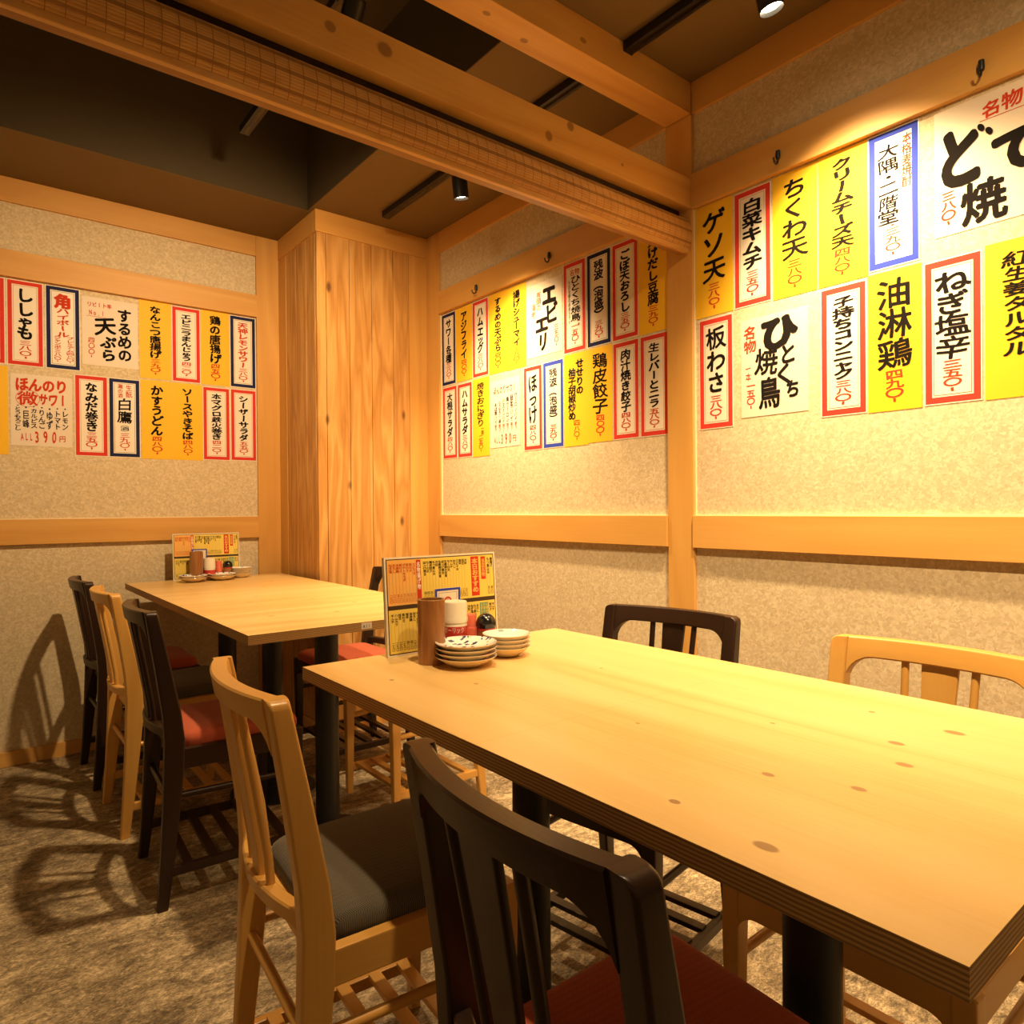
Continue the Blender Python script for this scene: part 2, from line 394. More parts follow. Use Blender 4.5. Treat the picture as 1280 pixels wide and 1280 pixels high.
def row_text(mb, s, x0, x1, cz, h, mi, y, bold=0.02, wob=1.0):
    n = len(s); w = (x1-x0)/n
    for i, c in enumerate(s): put(mb, c, x0+w*(i+0.5), cz, w, h, mi, y, bold, wob)
def rect(mb, x0, x1, z0, z1, y, mi):
    o = len(mb.v); mb.v += [(x0,y,z0),(x1,y,z0),(x1,y,z1),(x0,y,z1)]; mb.face((o,o+1,o+2,o+3), mi)
def frame(mb, x0, x1, z0, z1, t, y, mi):
    rect(mb, x0, x1, z1-t, z1, y, mi); rect(mb, x0, x1, z0, z0+t, y, mi); rect(mb, x0, x0+t, z0+t, z1-t, y, mi); rect(mb, x1-t, x1, z0+t, z1-t, y, mi)
E1, E2, E3 = -0.0003, -0.0005, -0.0007

def sheet(w, h, style):
    mb = MB()
    base = {'yellow': I_YEL, 'plain': I_PLAIN}.get(style, I_PAPER)
    mb.box(0, w, 0, 0.0007, 0, h, base)
    if style in ('red', 'navy', 'blue'):
        bi = {'red': I_RED, 'navy': I_NAVY, 'blue': I_BLUE}[style]
        frame(mb, 0.003, w-0.003, 0.003, h-0.003, 0.0145, E1, bi)
        frame(mb, 0.0215, w-0.0215, 0.0215, h-0.0215, 0.0011, E1, bi)
    return mb
def strip(style, text, price, w, h, tw=None, tcol=I_INK, bold=0.052):
    mb = sheet(w, h, style)
    m = 0.030 if style != 'yellow' else 0.022
    n = len(text); pz = 0.27 if n <= 5 else 0.235
    zt, zb = h-m, m+(h-2*m)*pz
    cell = (zt-zb)/n
    tw = tw or min(w-2*m+0.012, max(cell*1.15, 0.048), 0.072)
    column_text(mb, text, w/2, zt, zb, tw, tcol, E2, bold)
    column_text(mb, price, w/2, zb-0.003, m-0.003, min(tw, 0.044), I_REDINK, E2, 0.036)
    return mb
WALLS = {'back': lambda a, z: ((a, YW-0.0012, z), 0.0), 'right': lambda a, z: ((XW-0.0012, a, z), -math.pi/2)}
def post_up(mb, wall, a, z, label, group, cat='menu strip', name='menu_strip'):
    loc, rz = WALLS[wall](a, z)
    o = mb.build(name, PAPERMATS, None, None, loc, rz)
    tag(o, label, cat, group); return o
GB, GF, GN = 'menu papers on the back wall', 'menu papers on the right wall beyond the post', 'menu papers on the right wall before the post'
SW, SH = 0.123, 0.347
def hang(rows, wall, group, where):
    for style, text, price, a, z, w, h, extra in rows:
        adj = {'yellow': 'plain yellow', 'red': 'red bordered', 'navy': 'navy bordered', 'blue': 'blue bordered'}[style]
        mb = strip(style, text, price, w, h, **extra)
        post_up(mb, wall, a, z, '%s paper menu strip reading %s %s, %s' % (adj, text, price.replace('|', ''), where(z)), group)
K = lambda **k: k
hang([
    ('red', 'ししゃも', '三八〇|', 0.149, 1.622, SW, SH, K()),
    ('yellow', 'なんこつ唐揚げ', '三九〇|', 0.628, 1.622, 0.130, 0.352, K()),
    ('red', 'エビニラまんじゅう', '四二〇|', 0.761, 1.621, SW, SH, K()),
    ('yellow', '鶏の唐揚げ', '四五〇|', 0.886, 1.621, 0.130, 0.352, K()),
    ('navy', '天神レモンサワー', '三八〇|', 1.018, 1.622, SW, SH, K(tcol=I_REDINK)),
    ('red', 'なみだ巻き', '三五〇|', 0.379, 1.262, SW, SH, K()),
    ('yellow', 'かすうどん', '四八〇|', 0.632, 1.260, 0.127, 0.355, K()),
    ('yellow', 'ソースやきそば', '四八〇|', 0.760, 1.260, 0.130, 0.355, K()),
    ('red', '本マグロ鉄火巻き', '四二〇|', 0.892, 1.264, SW, SH, K()),
    ('red', 'シーザーサラダ', '五五〇|', 1.018, 1.266, SW, SH, K()),
], 'back', GB, lambda z: ('upper' if z > 1.5 else 'lower') + ' row of back wall')
hang([
    ('navy', 'サワー各種', '三八〇|', 2.842, 1.620, 0.120, SH, K()),
    ('yellow', 'アジフライ', '四〇〇|', 2.719, 1.622, 0.131, 0.346, K()),
    ('red', 'ハムエッグ', '三八〇|', 2.584, 1.621, SW, SH, K()),
    ('yellow', 'するめの天ぷら', '四〇〇|', 2.459, 1.617, 0.133, 0.352, K()),
    ('yellow', '揚げシューマイ', '三八〇|', 2.325, 1.615, 0.125, 0.352, K()),
    ('navy', '残波（泡盛）', '三九〇|', 1.843, 1.620, SW, SH, K()),
    ('red', 'ごぼ天おろし', '三五〇|', 1.715, 1.619, SW, SH, K()),
    ('yellow', '揚げだし豆腐', '三九〇|', 1.590, 1.617, 0.127, 0.352, K()),
    ('red', '大根サラダ', '四八〇|', 2.838, 1.265, SW, SH, K()),
    ('red', 'ハムサラダ', '三八〇|', 2.710, 1.264, 0.119, SH, K()),
    ('red', 'ほっけ', '四八〇|', 2.219, 1.262, 0.117, 0.346, K(tw=0.062, bold=0.03)),
    ('blue', '残波（泡盛）', '三九〇|', 2.097, 1.262, SW, SH, K(bold=0.03)),
    ('yellow', '鶏皮餃子', '四〇〇|', 1.840, 1.265, 0.124, 0.350, K(tw=0.078, bold=0.03)),
    ('red', '肉汁焼き餃子', '四八〇|', 1.714, 1.265, SW, SH, K()),
    ('red', '生レバーとニラ', '五八〇|', 1.586, 1.264, SW, SH, K()),
], 'right', GF, lambda z: ('upper' if z > 1.5 else 'lower') + ' row beyond the post')
hang([
    ('yellow', 'ゲソ天', '三八〇|', 1.352, 1.620, 0.136, 0.352, K(tw=0.088, bold=0.034)),
    ('red', '白菜キムチ', '三五〇|', 1.212, 1.620, SW, SH, K(tw=0.07)),
    ('yellow', 'ちくわ天', '三八〇|', 1.084, 1.617, 0.132, 0.352, K(tw=0.08, bold=0.03)),
    ('yellow', 'クリームチーズ天', '四八〇|', 0.949, 1.617, 0.132, 0.354, K(tw=0.062)),
    ('red', '板わさ', '三八〇|', 1.341, 1.266, SW, SH, K(tw=0.074, bold=0.034)),
    ('red', '子持ちコンニャク', '三八〇|', 0.944, 1.263, SW, SH, K(tw=0.058)),
    ('yellow', '油淋鶏', '四九〇|', 0.818, 1.261, 0.128, 0.355, K(tw=0.086, bold=0.03)),
    ('red', 'ねぎ塩辛', '三五〇|', 0.685, 1.263, SW, SH, K(tw=0.074, bold=0.034)),
], 'right', GN, lambda z: ('upper' if z > 1.5 else 'lower') + ' row before the post')

post_up(sheet(SW, SH, 'red'), 'back', 0.021, 1.622, 'red bordered paper strip cut off by left picture edge, upper row of back wall', GB)
post_up(sheet(0.131, 0.357, 'yellow'), 'back', 0.020, 1.257, 'plain yellow paper strip cut off by left picture edge, lower row of back wall', GB)
# special sheets: large brush-lettered ones and strips with two columns
mb = sheet(SW, SH, 'navy')
column_text(mb, '角', SW/2, 0.315, 0.258, 0.060, I_REDINK, E2, 0.06)
column_text(mb, 'ハイボール', SW/2, 0.258, 0.135, 0.050, I_REDINK, E2, 0.035)
column_text(mb, 'プレミアム四八〇|', SW*0.70, 0.140, 0.028, 0.028, I_REDINK, E2, 0.03)
column_text(mb, 'ジャンボ三八〇|', SW*0.34, 0.140, 0.028, 0.026, I_REDINK, E2, 0.03)
post_up(mb, 'back', 0.279, 1.623, 'navy bordered paper menu strip reading 角ハイボール in red, upper row of back wall', GB)
mb = sheet(0.212, 0.293, 'plain')
row_text(mb, 'リピート率', 0.018, 0.112, 0.262, 0.022, I_REDINK, E2, 0.03); row_text(mb, 'No.1', 0.024, 0.085, 0.228, 0.030, I_REDINK, E2, 0.03); rect(mb, 0.016, 0.09, 0.210, 0.2115, E2, I_REDINK)
column_text(mb, 'するめの', 0.160, 0.262, 0.028, 0.058, I_INK, E2, 0.045); column_text(mb, '天', 0.085, 0.215, 0.135, 0.088, I_INK, E2, 0.05); column_text(mb, 'ぷら', 0.098, 0.135, 0.022, 0.064, I_INK, E2, 0.055)
column_text(mb, '四〇〇|', 0.034, 0.120, 0.030, 0.026, I_REDINK, E2, 0.03)
post_up(mb, 'back', 0.409, 1.655, 'beige sheet brush-lettered するめの天ぷら, upper row of back wall', GB, 'menu sheet', 'menu_sheet')
mb = sheet(0.212, 0.293, 'plain')
row_text(mb, 'ほんのり', 0.016, 0.196, 0.252, 0.056, I_REDINK, E2, 0.055); row_text(mb, '微', 0.022, 0.094, 0.194, 0.060, I_REDINK, E2, 0.035); row_text(mb, 'サワー', 0.094, 0.196, 0.194, 0.052, I_REDINK, E2, 0.05)
for k in range(40):
    a0, a1 = 2*math.pi*k/40, 2*math.pi*(k+1)/40; o = len(mb.v)
    mb.v += [(0.058+r*math.cos(a)*1.15, E2, 0.194+r*math.sin(a)) for r, a in ((0.034, a0), (0.0355, a0), (0.0355, a1), (0.034, a1))]; mb.face((o, o+1, o+2, o+3), I_REDINK)
for i, s in enumerate(['レモン', 'トマト', 'ゆず', 'りんご', 'カルピス', '巨峰', 'とうもろこし']):
    column_text(mb, '・'+s, 0.186-i*0.027, 0.168, 0.072 if len(s) < 5 else 0.062, 0.024, I_INK, E2, 0.03)
row_text(mb, 'ALL', 0.030, 0.076, 0.038, 0.042, I_REDINK, E2, 0.02); row_text(mb, '390', 0.072, 0.162, 0.040, 0.066, I_REDINK, E2, 0.03); row_text(mb, '円', 0.164, 0.188, 0.034, 0.028, I_REDINK, E2, 0.03)
post_up(mb, 'back', 0.158, 1.296, 'beige sheet with red heading ほんのり微サワー and 390円, lower row of back wall', GB, 'menu sheet', 'menu_sheet')
mb = sheet(SW, SH, 'navy')
column_text(mb, '生酛', 0.079, 0.322, 0.265, 0.026, I_REDINK, E2, 0.02); column_text(mb, '灘の酒', 0.045, 0.322, 0.262, 0.022, I_REDINK, E2, 0.02)
column_text(mb, '白鷹', SW/2, 0.262, 0.150, 0.064, I_INK, E2, 0.03); column_text(mb, '（酒）', SW/2, 0.150, 0.105, 0.034, I_INK, E2, 0.02); column_text(mb, '三九〇|', SW/2, 0.108, 0.028, 0.040, I_REDINK, E2, 0.025)
post_up(mb, 'back', 0.505, 1.262, 'navy bordered paper menu strip reading 白鷹 三九〇, lower row of back wall', GB)
mb = sheet(0.212, 0.297, 'plain')
put(mb, 'エ', 0.135, 0.236, 0.082, 0.085, I_INK, E2, 0.075); put(mb, 'ビ', 0.150, 0.160, 0.084, 0.090, I_INK, E2, 0.045, 0.4)
put(mb, 'エ', 0.090, 0.126, 0.076, 0.070, I_INK, E2, 0.07); put(mb, 'リ', 0.098, 0.056, 0.062, 0.078, I_INK, E2, 0.06)
column_text(mb, '有頭の', 0.072, 0.262, 0.185, 0.030, I_REDINK, E2, 0.02); column_text(mb, '海老', 0.040, 0.220, 0.160, 0.028, I_REDINK, E2, 0.02); column_text(mb, '三五〇|', 0.178, 0.112, 0.022, 0.028, I_REDINK, E2, 0.03)
post_up(mb, 'right', 2.191, 1.640, 'white sheet with large brush letters エビエリ, upper row beyond the post', GF, 'menu sheet', 'menu_sheet')
mb = sheet(SW, SH, 'red')
row_text(mb, '名物', 0.036, 0.092, 0.306, 0.026, I_REDINK, E2, 0.02); column_text(mb, 'ひとくち焼鳥', 0.068, 0.292, 0.118, 0.056, I_INK, E2, 0.03)
column_text(mb, '当店自慢の串焼きです', 0.034, 0.280, 0.110, 0.014, I_INK, E2, 0.0, 0.4); column_text(mb, '一本', 0.085, 0.122, 0.096, 0.016, I_INK, E2, 0.0); column_text(mb, '一五〇|', 0.064, 0.112, 0.028, 0.040, I_REDINK, E2, 0.025)
post_up(mb, 'right', 1.972, 1.620, 'red bordered paper menu strip reading 名物ひとくち焼鳥, upper row beyond the post', GF)
mb = sheet(0.128, 0.354, 'yellow')
column_text(mb, '焼きおにぎり', 0.062, 0.336, 0.135, 0.058, I_INK, E2, 0.03); column_text(mb, '一個', 0.075, 0.135, 0.098, 0.022, I_INK, E2, 0.01); column_text(mb, '二五〇|', 0.064, 0.098, 0.020, 0.036, I_REDINK, E2, 0.022)
post_up(mb, 'right', 2.588, 1.260, 'plain yellow paper menu strip reading 焼きおにぎり, lower row beyond the post', GF)
mb = sheet(0.205, 0.293, 'plain')
row_text(mb, 'ほんのりサワー', 0.020, 0.180, 0.250, 0.036, I_REDINK, E2, 0.02)
for i, s in enumerate(['ウーロンハイ', '緑茶ハイ', '黒ウーロン', 'ジャスミンハイ', 'とうもろこし茶', 'そば茶ハイ']):
    column_text(mb, s, 0.178-i*0.028, 0.226 - 0.006*i, 0.105, 0.020, I_INK, E2, 0.02); column_text(mb, '割り|', 0.178-i*0.028, 0.102, 0.062, 0.018, I_REDINK, E2, 0.01)
row_text(mb, 'ALL', 0.024, 0.070, 0.036, 0.044, I_REDINK, E2, 0.02); row_text(mb, '390', 0.068, 0.152, 0.038, 0.060, I_REDINK, E2, 0.03); row_text(mb, '円', 0.154, 0.180, 0.034, 0.028, I_REDINK, E2, 0.02)
post_up(mb, 'right', 2.450, 1.290, 'white sheet of small drink columns and 390円, lower row beyond the post', GF, 'menu sheet', 'menu_sheet')
mb = sheet(0.130, 0.355, 'yellow')
column_text(mb, 'せせりの', 0.085, 0.330, 0.195, 0.042, I_INK, E2, 0.05); column_text(mb, '柚子胡椒炒め', 0.043, 0.300, 0.100, 0.042, I_INK, E2, 0.045); column_text(mb, '四八〇|', 0.068, 0.100, 0.020, 0.034, I_REDINK, E2, 0.022)
post_up(mb, 'right', 1.970, 1.260, 'plain yellow strip in two columns reading せせりの柚子胡椒炒め, lower row beyond the post', GF)
mb = sheet(0.210, 0.292, 'plain')
put(mb, 'ひ', 0.122, 0.238, 0.120, 0.105, I_INK, E2, 0.065); put(mb, 'と', 0.150, 0.168, 0.056, 0.062, I_INK, E2, 0.04); put(mb, 'く', 0.140, 0.112, 0.060, 0.062, I_INK, E2, 0.045); put(mb, 'ち', 0.165, 0.066, 0.048, 0.055, I_INK, E2, 0.045)
put(mb, '焼', 0.082, 0.158, 0.078, 0.085, I_INK, E2, 0.035); put(mb, '鳥', 0.092, 0.066, 0.072, 0.095, I_INK, E2, 0.045)
column_text(mb, '名物', 0.030, 0.272, 0.190, 0.044, I_REDINK, E2, 0.04); column_text(mb, '一本', 0.024, 0.158, 0.108, 0.018, I_REDINK, E2, 0.01); column_text(mb, '一五〇|', 0.032, 0.105, 0.022, 0.030, I_REDINK, E2, 0.03)
post_up(mb, 'right', 1.190, 1.288, 'white sheet with large brush letters ひとくち焼鳥, lower row before the post', GN, 'menu sheet', 'menu_sheet')
mb = sheet(SW, SH, 'blue')
column_text(mb, '大隅・二階堂', 0.050, 0.312, 0.110, 0.052, I_INK, E2, 0.022); column_text(mb, '本格麦焼酎', 0.094, 0.324, 0.190, 0.024, I_REDINK, E2, 0.022); column_text(mb, '・三九〇|', 0.060, 0.112, 0.028, 0.040, I_REDINK, E2, 0.016)
post_up(mb, 'right', 0.816, 1.624, 'blue bordered paper strip reading 大隅・二階堂, upper row before the post', GN)
mb = sheet(0.262, 0.300, 'plain')
put(mb, 'と', 0.054, 0.178, 0.108, 0.158, I_INK, E2, 0.0625, 0.4)
for bx, bz in ((0.098, 0.226), (0.114, 0.212)):
    o = len(mb.v); mb.v += [(bx+0.0105*math.cos(a)*0.6+0.004*math.sin(a), E2-0.0008, bz-0.0105*math.cos(a)*0.8+0.005*math.sin(a)) for a in [2*math.pi*k/16 for k in range(16)]]; mb.face(range(o, o+16), I_INK)
put(mb, 'て', 0.166, 0.152, 0.100, 0.112, I_INK, E2, 0.070, 0.4); put(mb, '焼', 0.102, 0.058, 0.094, 0.104, I_INK, E2, 0.05, 0.5)
for i, c in enumerate('名物！'): put(mb, c, 0.118+0.040*i, 0.262+0.004*i, 0.040, 0.038, I_REDINK, E2, 0.045)
rect(mb, 0.095, 0.225, 0.2395, 0.241, E2, I_REDINK); column_text(mb, '三八〇|', 0.030, 0.105, 0.022, 0.032, I_REDINK, E2, 0.035)
post_up(mb, 'right', 0.660, 1.663, 'wide beige sheet with very large brush letters どて焼, upper row before the post', GN, 'menu sheet', 'menu_sheet')
mb = sheet(0.206, 0.354, 'yellow')
column_text(mb, '紅生姜タルタル', 0.062, 0.325, 0.092, 0.058, I_INK, E2, 0.032); column_text(mb, 'チキン南蛮の', 0.140, 0.345, 0.110, 0.060, I_INK, E2, 0.032); column_text(mb, '五五〇|', 0.112, 0.100, 0.020, 0.050, I_REDINK, E2, 0.03)
post_up(mb, 'right', 0.556, 1.261, 'wide yellow sheet in two columns reading 紅生姜タルタル, lower row before the post', GN, 'menu sheet', 'menu_sheet')

# ------------------------------------------------------------------ chairs
def cushion_mat(name, a, b_):
    m, nt, bs = new_mat(name); L = nt.links
    tc = N(nt, 'ShaderNodeTexCoord'); sp = N(nt, 'ShaderNodeSeparateXYZ'); L.new(tc.outputs['Object'], sp.inputs[0])
    zig = mth(nt, 'PINGPONG', sp.outputs[1], 0.005)
    t = mth(nt, 'FRACT', mth(nt, 'MULTIPLY', mth(nt, 'ADD', sp.outputs[0], zig), 1/0.0029))
    s = mth(nt, 'GREATER_THAN', t, 0.5)
    c = mix(nt, s, a, b_)
    L.new(c, bs.inputs['Base Color']); bs.inputs['Roughness'].default_value = 0.85; bs.inputs['Specular IOR Level'].default_value = 0.2
    bs.inputs['Sheen Weight'].default_value = 0.15
    bp = N(nt, 'ShaderNodeBump'); bp.inputs['Strength'].default_value = 0.25; bp.inputs['Distance'].default_value = 0.001
    L.new(t, bp.inputs['Height']); L.new(bp.outputs[0], bs.inputs['Normal'])
    return m
RED_FAB = cushion_mat('red_herringbone_cloth', (0.56, 0.125, 0.055), (0.39, 0.070, 0.034))
GREY_FAB = cushion_mat('grey_herringbone_cloth', (0.15, 0.13, 0.095), (0.05, 0.044, 0.034))

HW = 0.166                                   # half distance between the back posts
def post_x(z):
    """centre line of the back post: kinked at the seat, raked above and splayed below"""
    pts = [(0.0, -0.186), (0.12, -0.174), (0.25, -0.163), (0.36, -0.156), (0.43, -0.154), (0.50, -0.160), (0.62, -0.180), (0.77, -0.207)]
    for (z0, x0), (z1, x1) in zip(pts, pts[1:]):
        if z <= z1: return x0+(x1-x0)*(z-z0)/(z1-z0)
    return pts[-1][1]
def bow(y, d): return -d*(1-(y/HW)**2)
def curved_board(y0, y1, zt, zb, thick, d, n=24):
    """board between the posts that bows backwards; zt, zb are functions of y"""
    mb = MB(); rs = []
    for i in range(n+1):
        y = y0+(y1-y0)*i/n; a, b_ = zt(y), zb(y); e = 0.003
        sec = []
        for (z, s) in ((b_, -1), (b_+e, -1.0), (a-e, -1.0), (a, -1), (a, 1), (a-e, 1.0), (b_+e, 1.0), (b_, 1)):
            k = thick/2 - (e if z in (a, b_) else 0)
            sec.append((post_x(z)+bow(y, d)+s*k, y, z))
        rs.append(sec)
    return mb.rings(rs)
def make_chair(name, W, fab, label, cat='chair'):
    t = empty(name, (0, 0, 0)); tag(t, label, cat, 'dining chairs')
    # cushion
    mb = MB(); rs = []
    for z, ins in ((0.392, 0.006), (0.402, 0.0), (0.418, 0.0), (0.428, 0.003), (0.435, 0.010), (0.4395, 0.022), (0.443, 0.055), (0.4445, 0.10)):
        ring = []
        for x, y in rrect(0.0, 0.0, 1.0, 1.0, 0.10, 5):
            xx = 0.018+x*(0.312-2*ins); half = 0.152 + 0.014*(x+0.5)
            ring.append((xx, y*2*(half-ins), z))
        rs.append(ring)
    mb.rings(rs); mb.build('seat_cushion', fab, t, 50)
    # seat frame
    for s in (-1, 1):
        mb = MB().box(-0.150, 0.160, s*0.158, s*0.180, 0.352, 0.405, b=0.003); mb.build('seat_rail', W['x'], t, 40)
    mb = MB().box(-0.150, -0.128, -0.16, 0.16, 0.365, 0.400, b=0.003); mb.build('rear_rail', W['y'], t, 40)
    n = 48; rs = []
    for i in range(n+1):                      # front rail with arched ends
        y = -0.158+0.316*i/n; e = 0.156-abs(y); r = 0.034
        zb0 = 0.362 if e >= r else 0.362-r+math.sqrt(max(0, r*r-(r-max(e, 0))**2))
        rs.append([(0.154, y, zb0), (0.175, y, zb0), (0.175, y, 0.403), (0.173, y, 0.405), (0.156, y, 0.405), (0.154, y, 0.403)])
    MB().rings(rs).build('front_rail', W['y'], t, 40)
    # legs
    for s in (-1, 1):
        mb = MB(); loft_z(mb, [(0.160, s*0.170, 0.0, 0.022, 0.022), (0.160, s*0.170, 0.2, 0.028, 0.027), (0.161, s*0.169, 0.34, 0.033, 0.031), (0.161, s*0.168, 0.401, 0.033, 0.031), (0.161, s*0.168, 0.405, 0.027, 0.025)], 0.004)
        mb.build('leg', W['z'], t, 40)
        mb = MB(); lv = []
        for z in (0.0, 0.06, 0.12, 0.19, 0.25, 0.31, 0.36, 0.40, 0.43, 0.46, 0.50, 0.56, 0.62, 0.68, 0.73, 0.752):
            dx = 0.026+0.022*min(1, z/0.36) if z < 0.43 else 0.048-0.018*(z-0.43)/0.32
            dy = 0.024+0.008*min(1, z/0.4)
            lv.append((post_x(z), s*(0.170-0.004*min(1, z/0.4)), z, dx, dy))
        dxt, dyt = lv[-1][3], lv[-1][4]
        for dz, k in ((0.006, 0.97), (0.010, 0.88), (0.0128, 0.72), (0.0138, 0.55)):
            lv.append((post_x(0.752+dz), s*(0.166-0.016*(1-k)), 0.752+dz, dxt, dyt*k))
        loft_z(mb, lv, 0.005, 0, 3); mb.build('leg', W['z'], t, 50)
    # back
    yi = HW-0.012
    def zb(y):
        r = 0.046; e = (yi-0.002)-abs(y)
        return 0.729 if e >= r else 0.729-r+math.sqrt(max(0, r*r-(r-max(e, 0))**2))
    mb = curved_board(-yi, yi, lambda y: 0.7662-0.0004*(y/HW)**2, zb, 0.0275, 0.030, 48); mb.build('top_rail', W['y'], t, 40)
    def zl(y):
        r = 0.026; e = (yi-0.002)-abs(y)
        return 0.432 if e >= r else 0.432-r+math.sqrt(max(0, r*r-(r-max(e, 0))**2))
    mb = curved_board(-yi, yi, lambda y: 0.458, zl, 0.024, 0.034, 40); mb.build('lower_rail', W['y'], t, 40)
    for s in (-1, 1):
        mb = MB(); y = s*0.058
        loft_z(mb, [(post_x(z)+bow(y, 0.032), y*(0.86+0.14*(z-0.45)/0.29), z, 0.013, 0.013) for z in (0.455, 0.5, 0.56, 0.62, 0.68, 0.735)], 0.005)
        mb.build('spindle', W['z'], t, 50)
    mb = MB()
    loft_z(mb, [(post_x(z)+bow(0, 0.032), 0, z, 0.011, 0.038+0.024*(z-0.455)/0.28) for z in (0.455, 0.5, 0.56, 0.62, 0.68, 0.735)], 0.003); mb.build('splat', W['z'], t, 40)
    # stretchers and the slatted shelf
    for s in (-1, 1):
        mb = MB().tube([(post_x(0.28), s*0.168, 0.284), (0.160, s*0.169, 0.280)], 0.0085, 10); mb.build('stretcher', W['x'], t, 50)
        mb = MB().box(post_x(0.1)+0.004, 0.160, s*0.159, s*0.177, 0.080, 0.104, b=0.003); mb.build('shelf_rail', W['x'], t, 40)
    mb = MB().tube([(post_x(0.26), -0.168, 0.268), (post_x(0.26), 0.168, 0.268)], 0.0085, 10); mb.build('stretcher', W['y'], t, 50)
    for x in (-0.125, -0.06, 0.005, 0.07, 0.130):
        mb = MB().box(x-0.012, x+0.012, -0.164, 0.164, 0.096, 0.108, b=0.002); mb.build('shelf_slat', W['y'], t, 40)
    return t
D0 = make_chair('dining_chair', W_DARK, RED_FAB, 'dark brown wooden chair with red cushion, nearest the camera at the near table')
L0 = make_chair('dining_chair', W_LIGHT, GREY_FAB, 'blond wooden chair with grey cushion on the open side of the near table')
def seat_at(proto, x, y, deg, label, first=False):
    rz = math.radians(deg)
    if first: proto.location = (x, y, 0); proto.rotation_euler = (0, 0, rz); o = proto
    else: o = copy_tree(proto, (x, y, 0), rz)
    o['label'] = label
    return o
seat_at(D0, 0.585, 0.478, -4, 'dark brown chair with red cushion, closest to the camera at the near table', True)
seat_at(L0, 0.547, 1.078, -4, 'blond wooden chair with grey herringbone cushion at the near table, open side', True)
seat_at(D0, 0.587, 2.098, -3, 'dark brown chair with red cushion at the near end of the far table, open side')
seat_at(L0, 0.575, 2.612, 0, 'blond wooden chair between two dark chairs on the open side of the far table')
seat_at(D0, 0.565, 3.105, 0, 'dark brown chair at the far table, nearest the back wall')
seat_at(D0, 1.168, 1.062, 180+9, 'dark chair behind the near table, its back showing before the wall post')
seat_at(L0, 1.152, 0.490, 180, 'blond chair behind the near table, its back against the speckled wall')
seat_at(D0, 1.260, 2.650, 180, 'dark chair with red cushion beside the knotty column at the far table')
seat_at(L0, 1.248, 2.145, 180, 'blond chair on wall side of far table, legs showing under the near table')

# ------------------------------------------------------------------ tables
TZ, TT = 0.715, 0.0245
def top_mat(name, axis, kl, fixed):
    return wood(name, (0.80, 0.56, 0.25), (0.73, 0.48, 0.18), (0.58, 0.335, 0.10), axis, 0.36, 4.0, 0.85, knots=0, knot_list=kl, knot_col=(0.25, 0.12, 0.045), coat=0.12, rings=0.62, fixed=fixed)
def ply_edge():
    m, nt, b = new_mat('plywood_edge'); L = nt.links
    tc = N(nt, 'ShaderNodeTexCoord'); sp = N(nt, 'ShaderNodeSeparateXYZ'); L.new(tc.outputs['Object'], sp.inputs[0])
    nz = N(nt, 'ShaderNodeTexNoise'); nz.inputs['Scale'].default_value = 40; nz.inputs['Detail'].default_value = 3; L.new(tc.outputs['Object'], nz.inputs['Vector'])
    z = mth(nt, 'ADD', sp.outputs[2], mth(nt, 'MULTIPLY', nz.outputs['Fac'], 0.0022))
    t = mth(nt, 'PINGPONG', mth(nt, 'MULTIPLY', z, 1/0.0021), 1.0)
    r = ramp(nt, [(0.1, (0.21, 0.105, 0.032)), (0.45, (0.38, 0.215, 0.075)), (0.9, (0.54, 0.33, 0.125))]); L.new(t, r.inputs[0])
    L.new(r.outputs[0], b.inputs['Base Color']); b.inputs['Roughness'].default_value = 0.6
    return m
PLY = ply_edge()
def table(x0, x1, y0, y1, poles, label, axis, kl, base_r=0.148):
    t = empty('dining_table', ((x0+x1)/2, (y0+y1)/2, 0)); tag(t, label, 'table', 'plywood dining tables')
    hx, hy = (x1-x0)/2, (y1-y0)/2; cx, cy = (x0+x1)/2, (y0+y1)/2
    mt = top_mat('birch_ply_top', axis, [(kx-cx, ky-cy, TZ, r, e) for kx, ky, r, e in kl] or None, (cx+3.0, cy+5.0, 0.0))
    mb = MB(); mb.box(-hx, hx, -hy, hy, TZ-TT, TZ, 1)
    o = mb.build('tabletop', [mt, PLY], t, 40)
    for p in o.data.polygons: p.material_index = 0 if abs(p.normal.z) > 0.9 and p.center.z > TZ-0.004 else 1
    for (px, py) in poles:
        mb = MB().lathe([(0.036, 0.016), (0.036, TZ-TT-0.006)], 28, px-cx, py-cy); po = mb.build('pole', BLACK, t, 40)
        mb = MB().box(px-cx-0.11, px-cx+0.11, py-cy-0.11, py-cy+0.11, TZ-TT-0.007, TZ-TT-0.001, b=0.001); mb.build('mounting_plate', BLACK, t, 40)
        mb = MB().lathe([(0.0, 0.0), (base_r, 0.0), (base_r, 0.006), (base_r-0.01, 0.011), (0.06, 0.018), (0.045, 0.024), (0.0, 0.024)], 48, px-cx, py-cy); mb.build('base_plate', BLACK, t, 40)
    return t
KN = [(0.561,0.341,0.0075,1.7),(0.753,0.347,0.006,1.5),(0.715,0.431,0.0055,1.5),(1.037,0.351,0.0085,1.6),(0.864,0.345,0.007,1.5),(0.935,0.383,0.007,1.5),(0.575,0.453,0.005,1.4),(0.745,0.651,0.003,1.3),(0.89,0.529,0.003,1.3),(1.05,0.464,0.004,1.3)]
table(0.517, 1.180, 0.167, 0.7289, [(0.85, 0.452)], 'plywood table unit at the right, nearest the camera, empty top', 'y', KN)
table(0.517, 1.180, 0.7291, 1.306, [(0.85, 1.012)], 'plywood table unit carrying the nearer menu board and dishes', 'y', [(0.60,1.10,0.004,1.4),(0.70,0.98,0.004,1.3),(0.95,0.92,0.003,1.3),(0.80,1.06,0.004,1.2)])
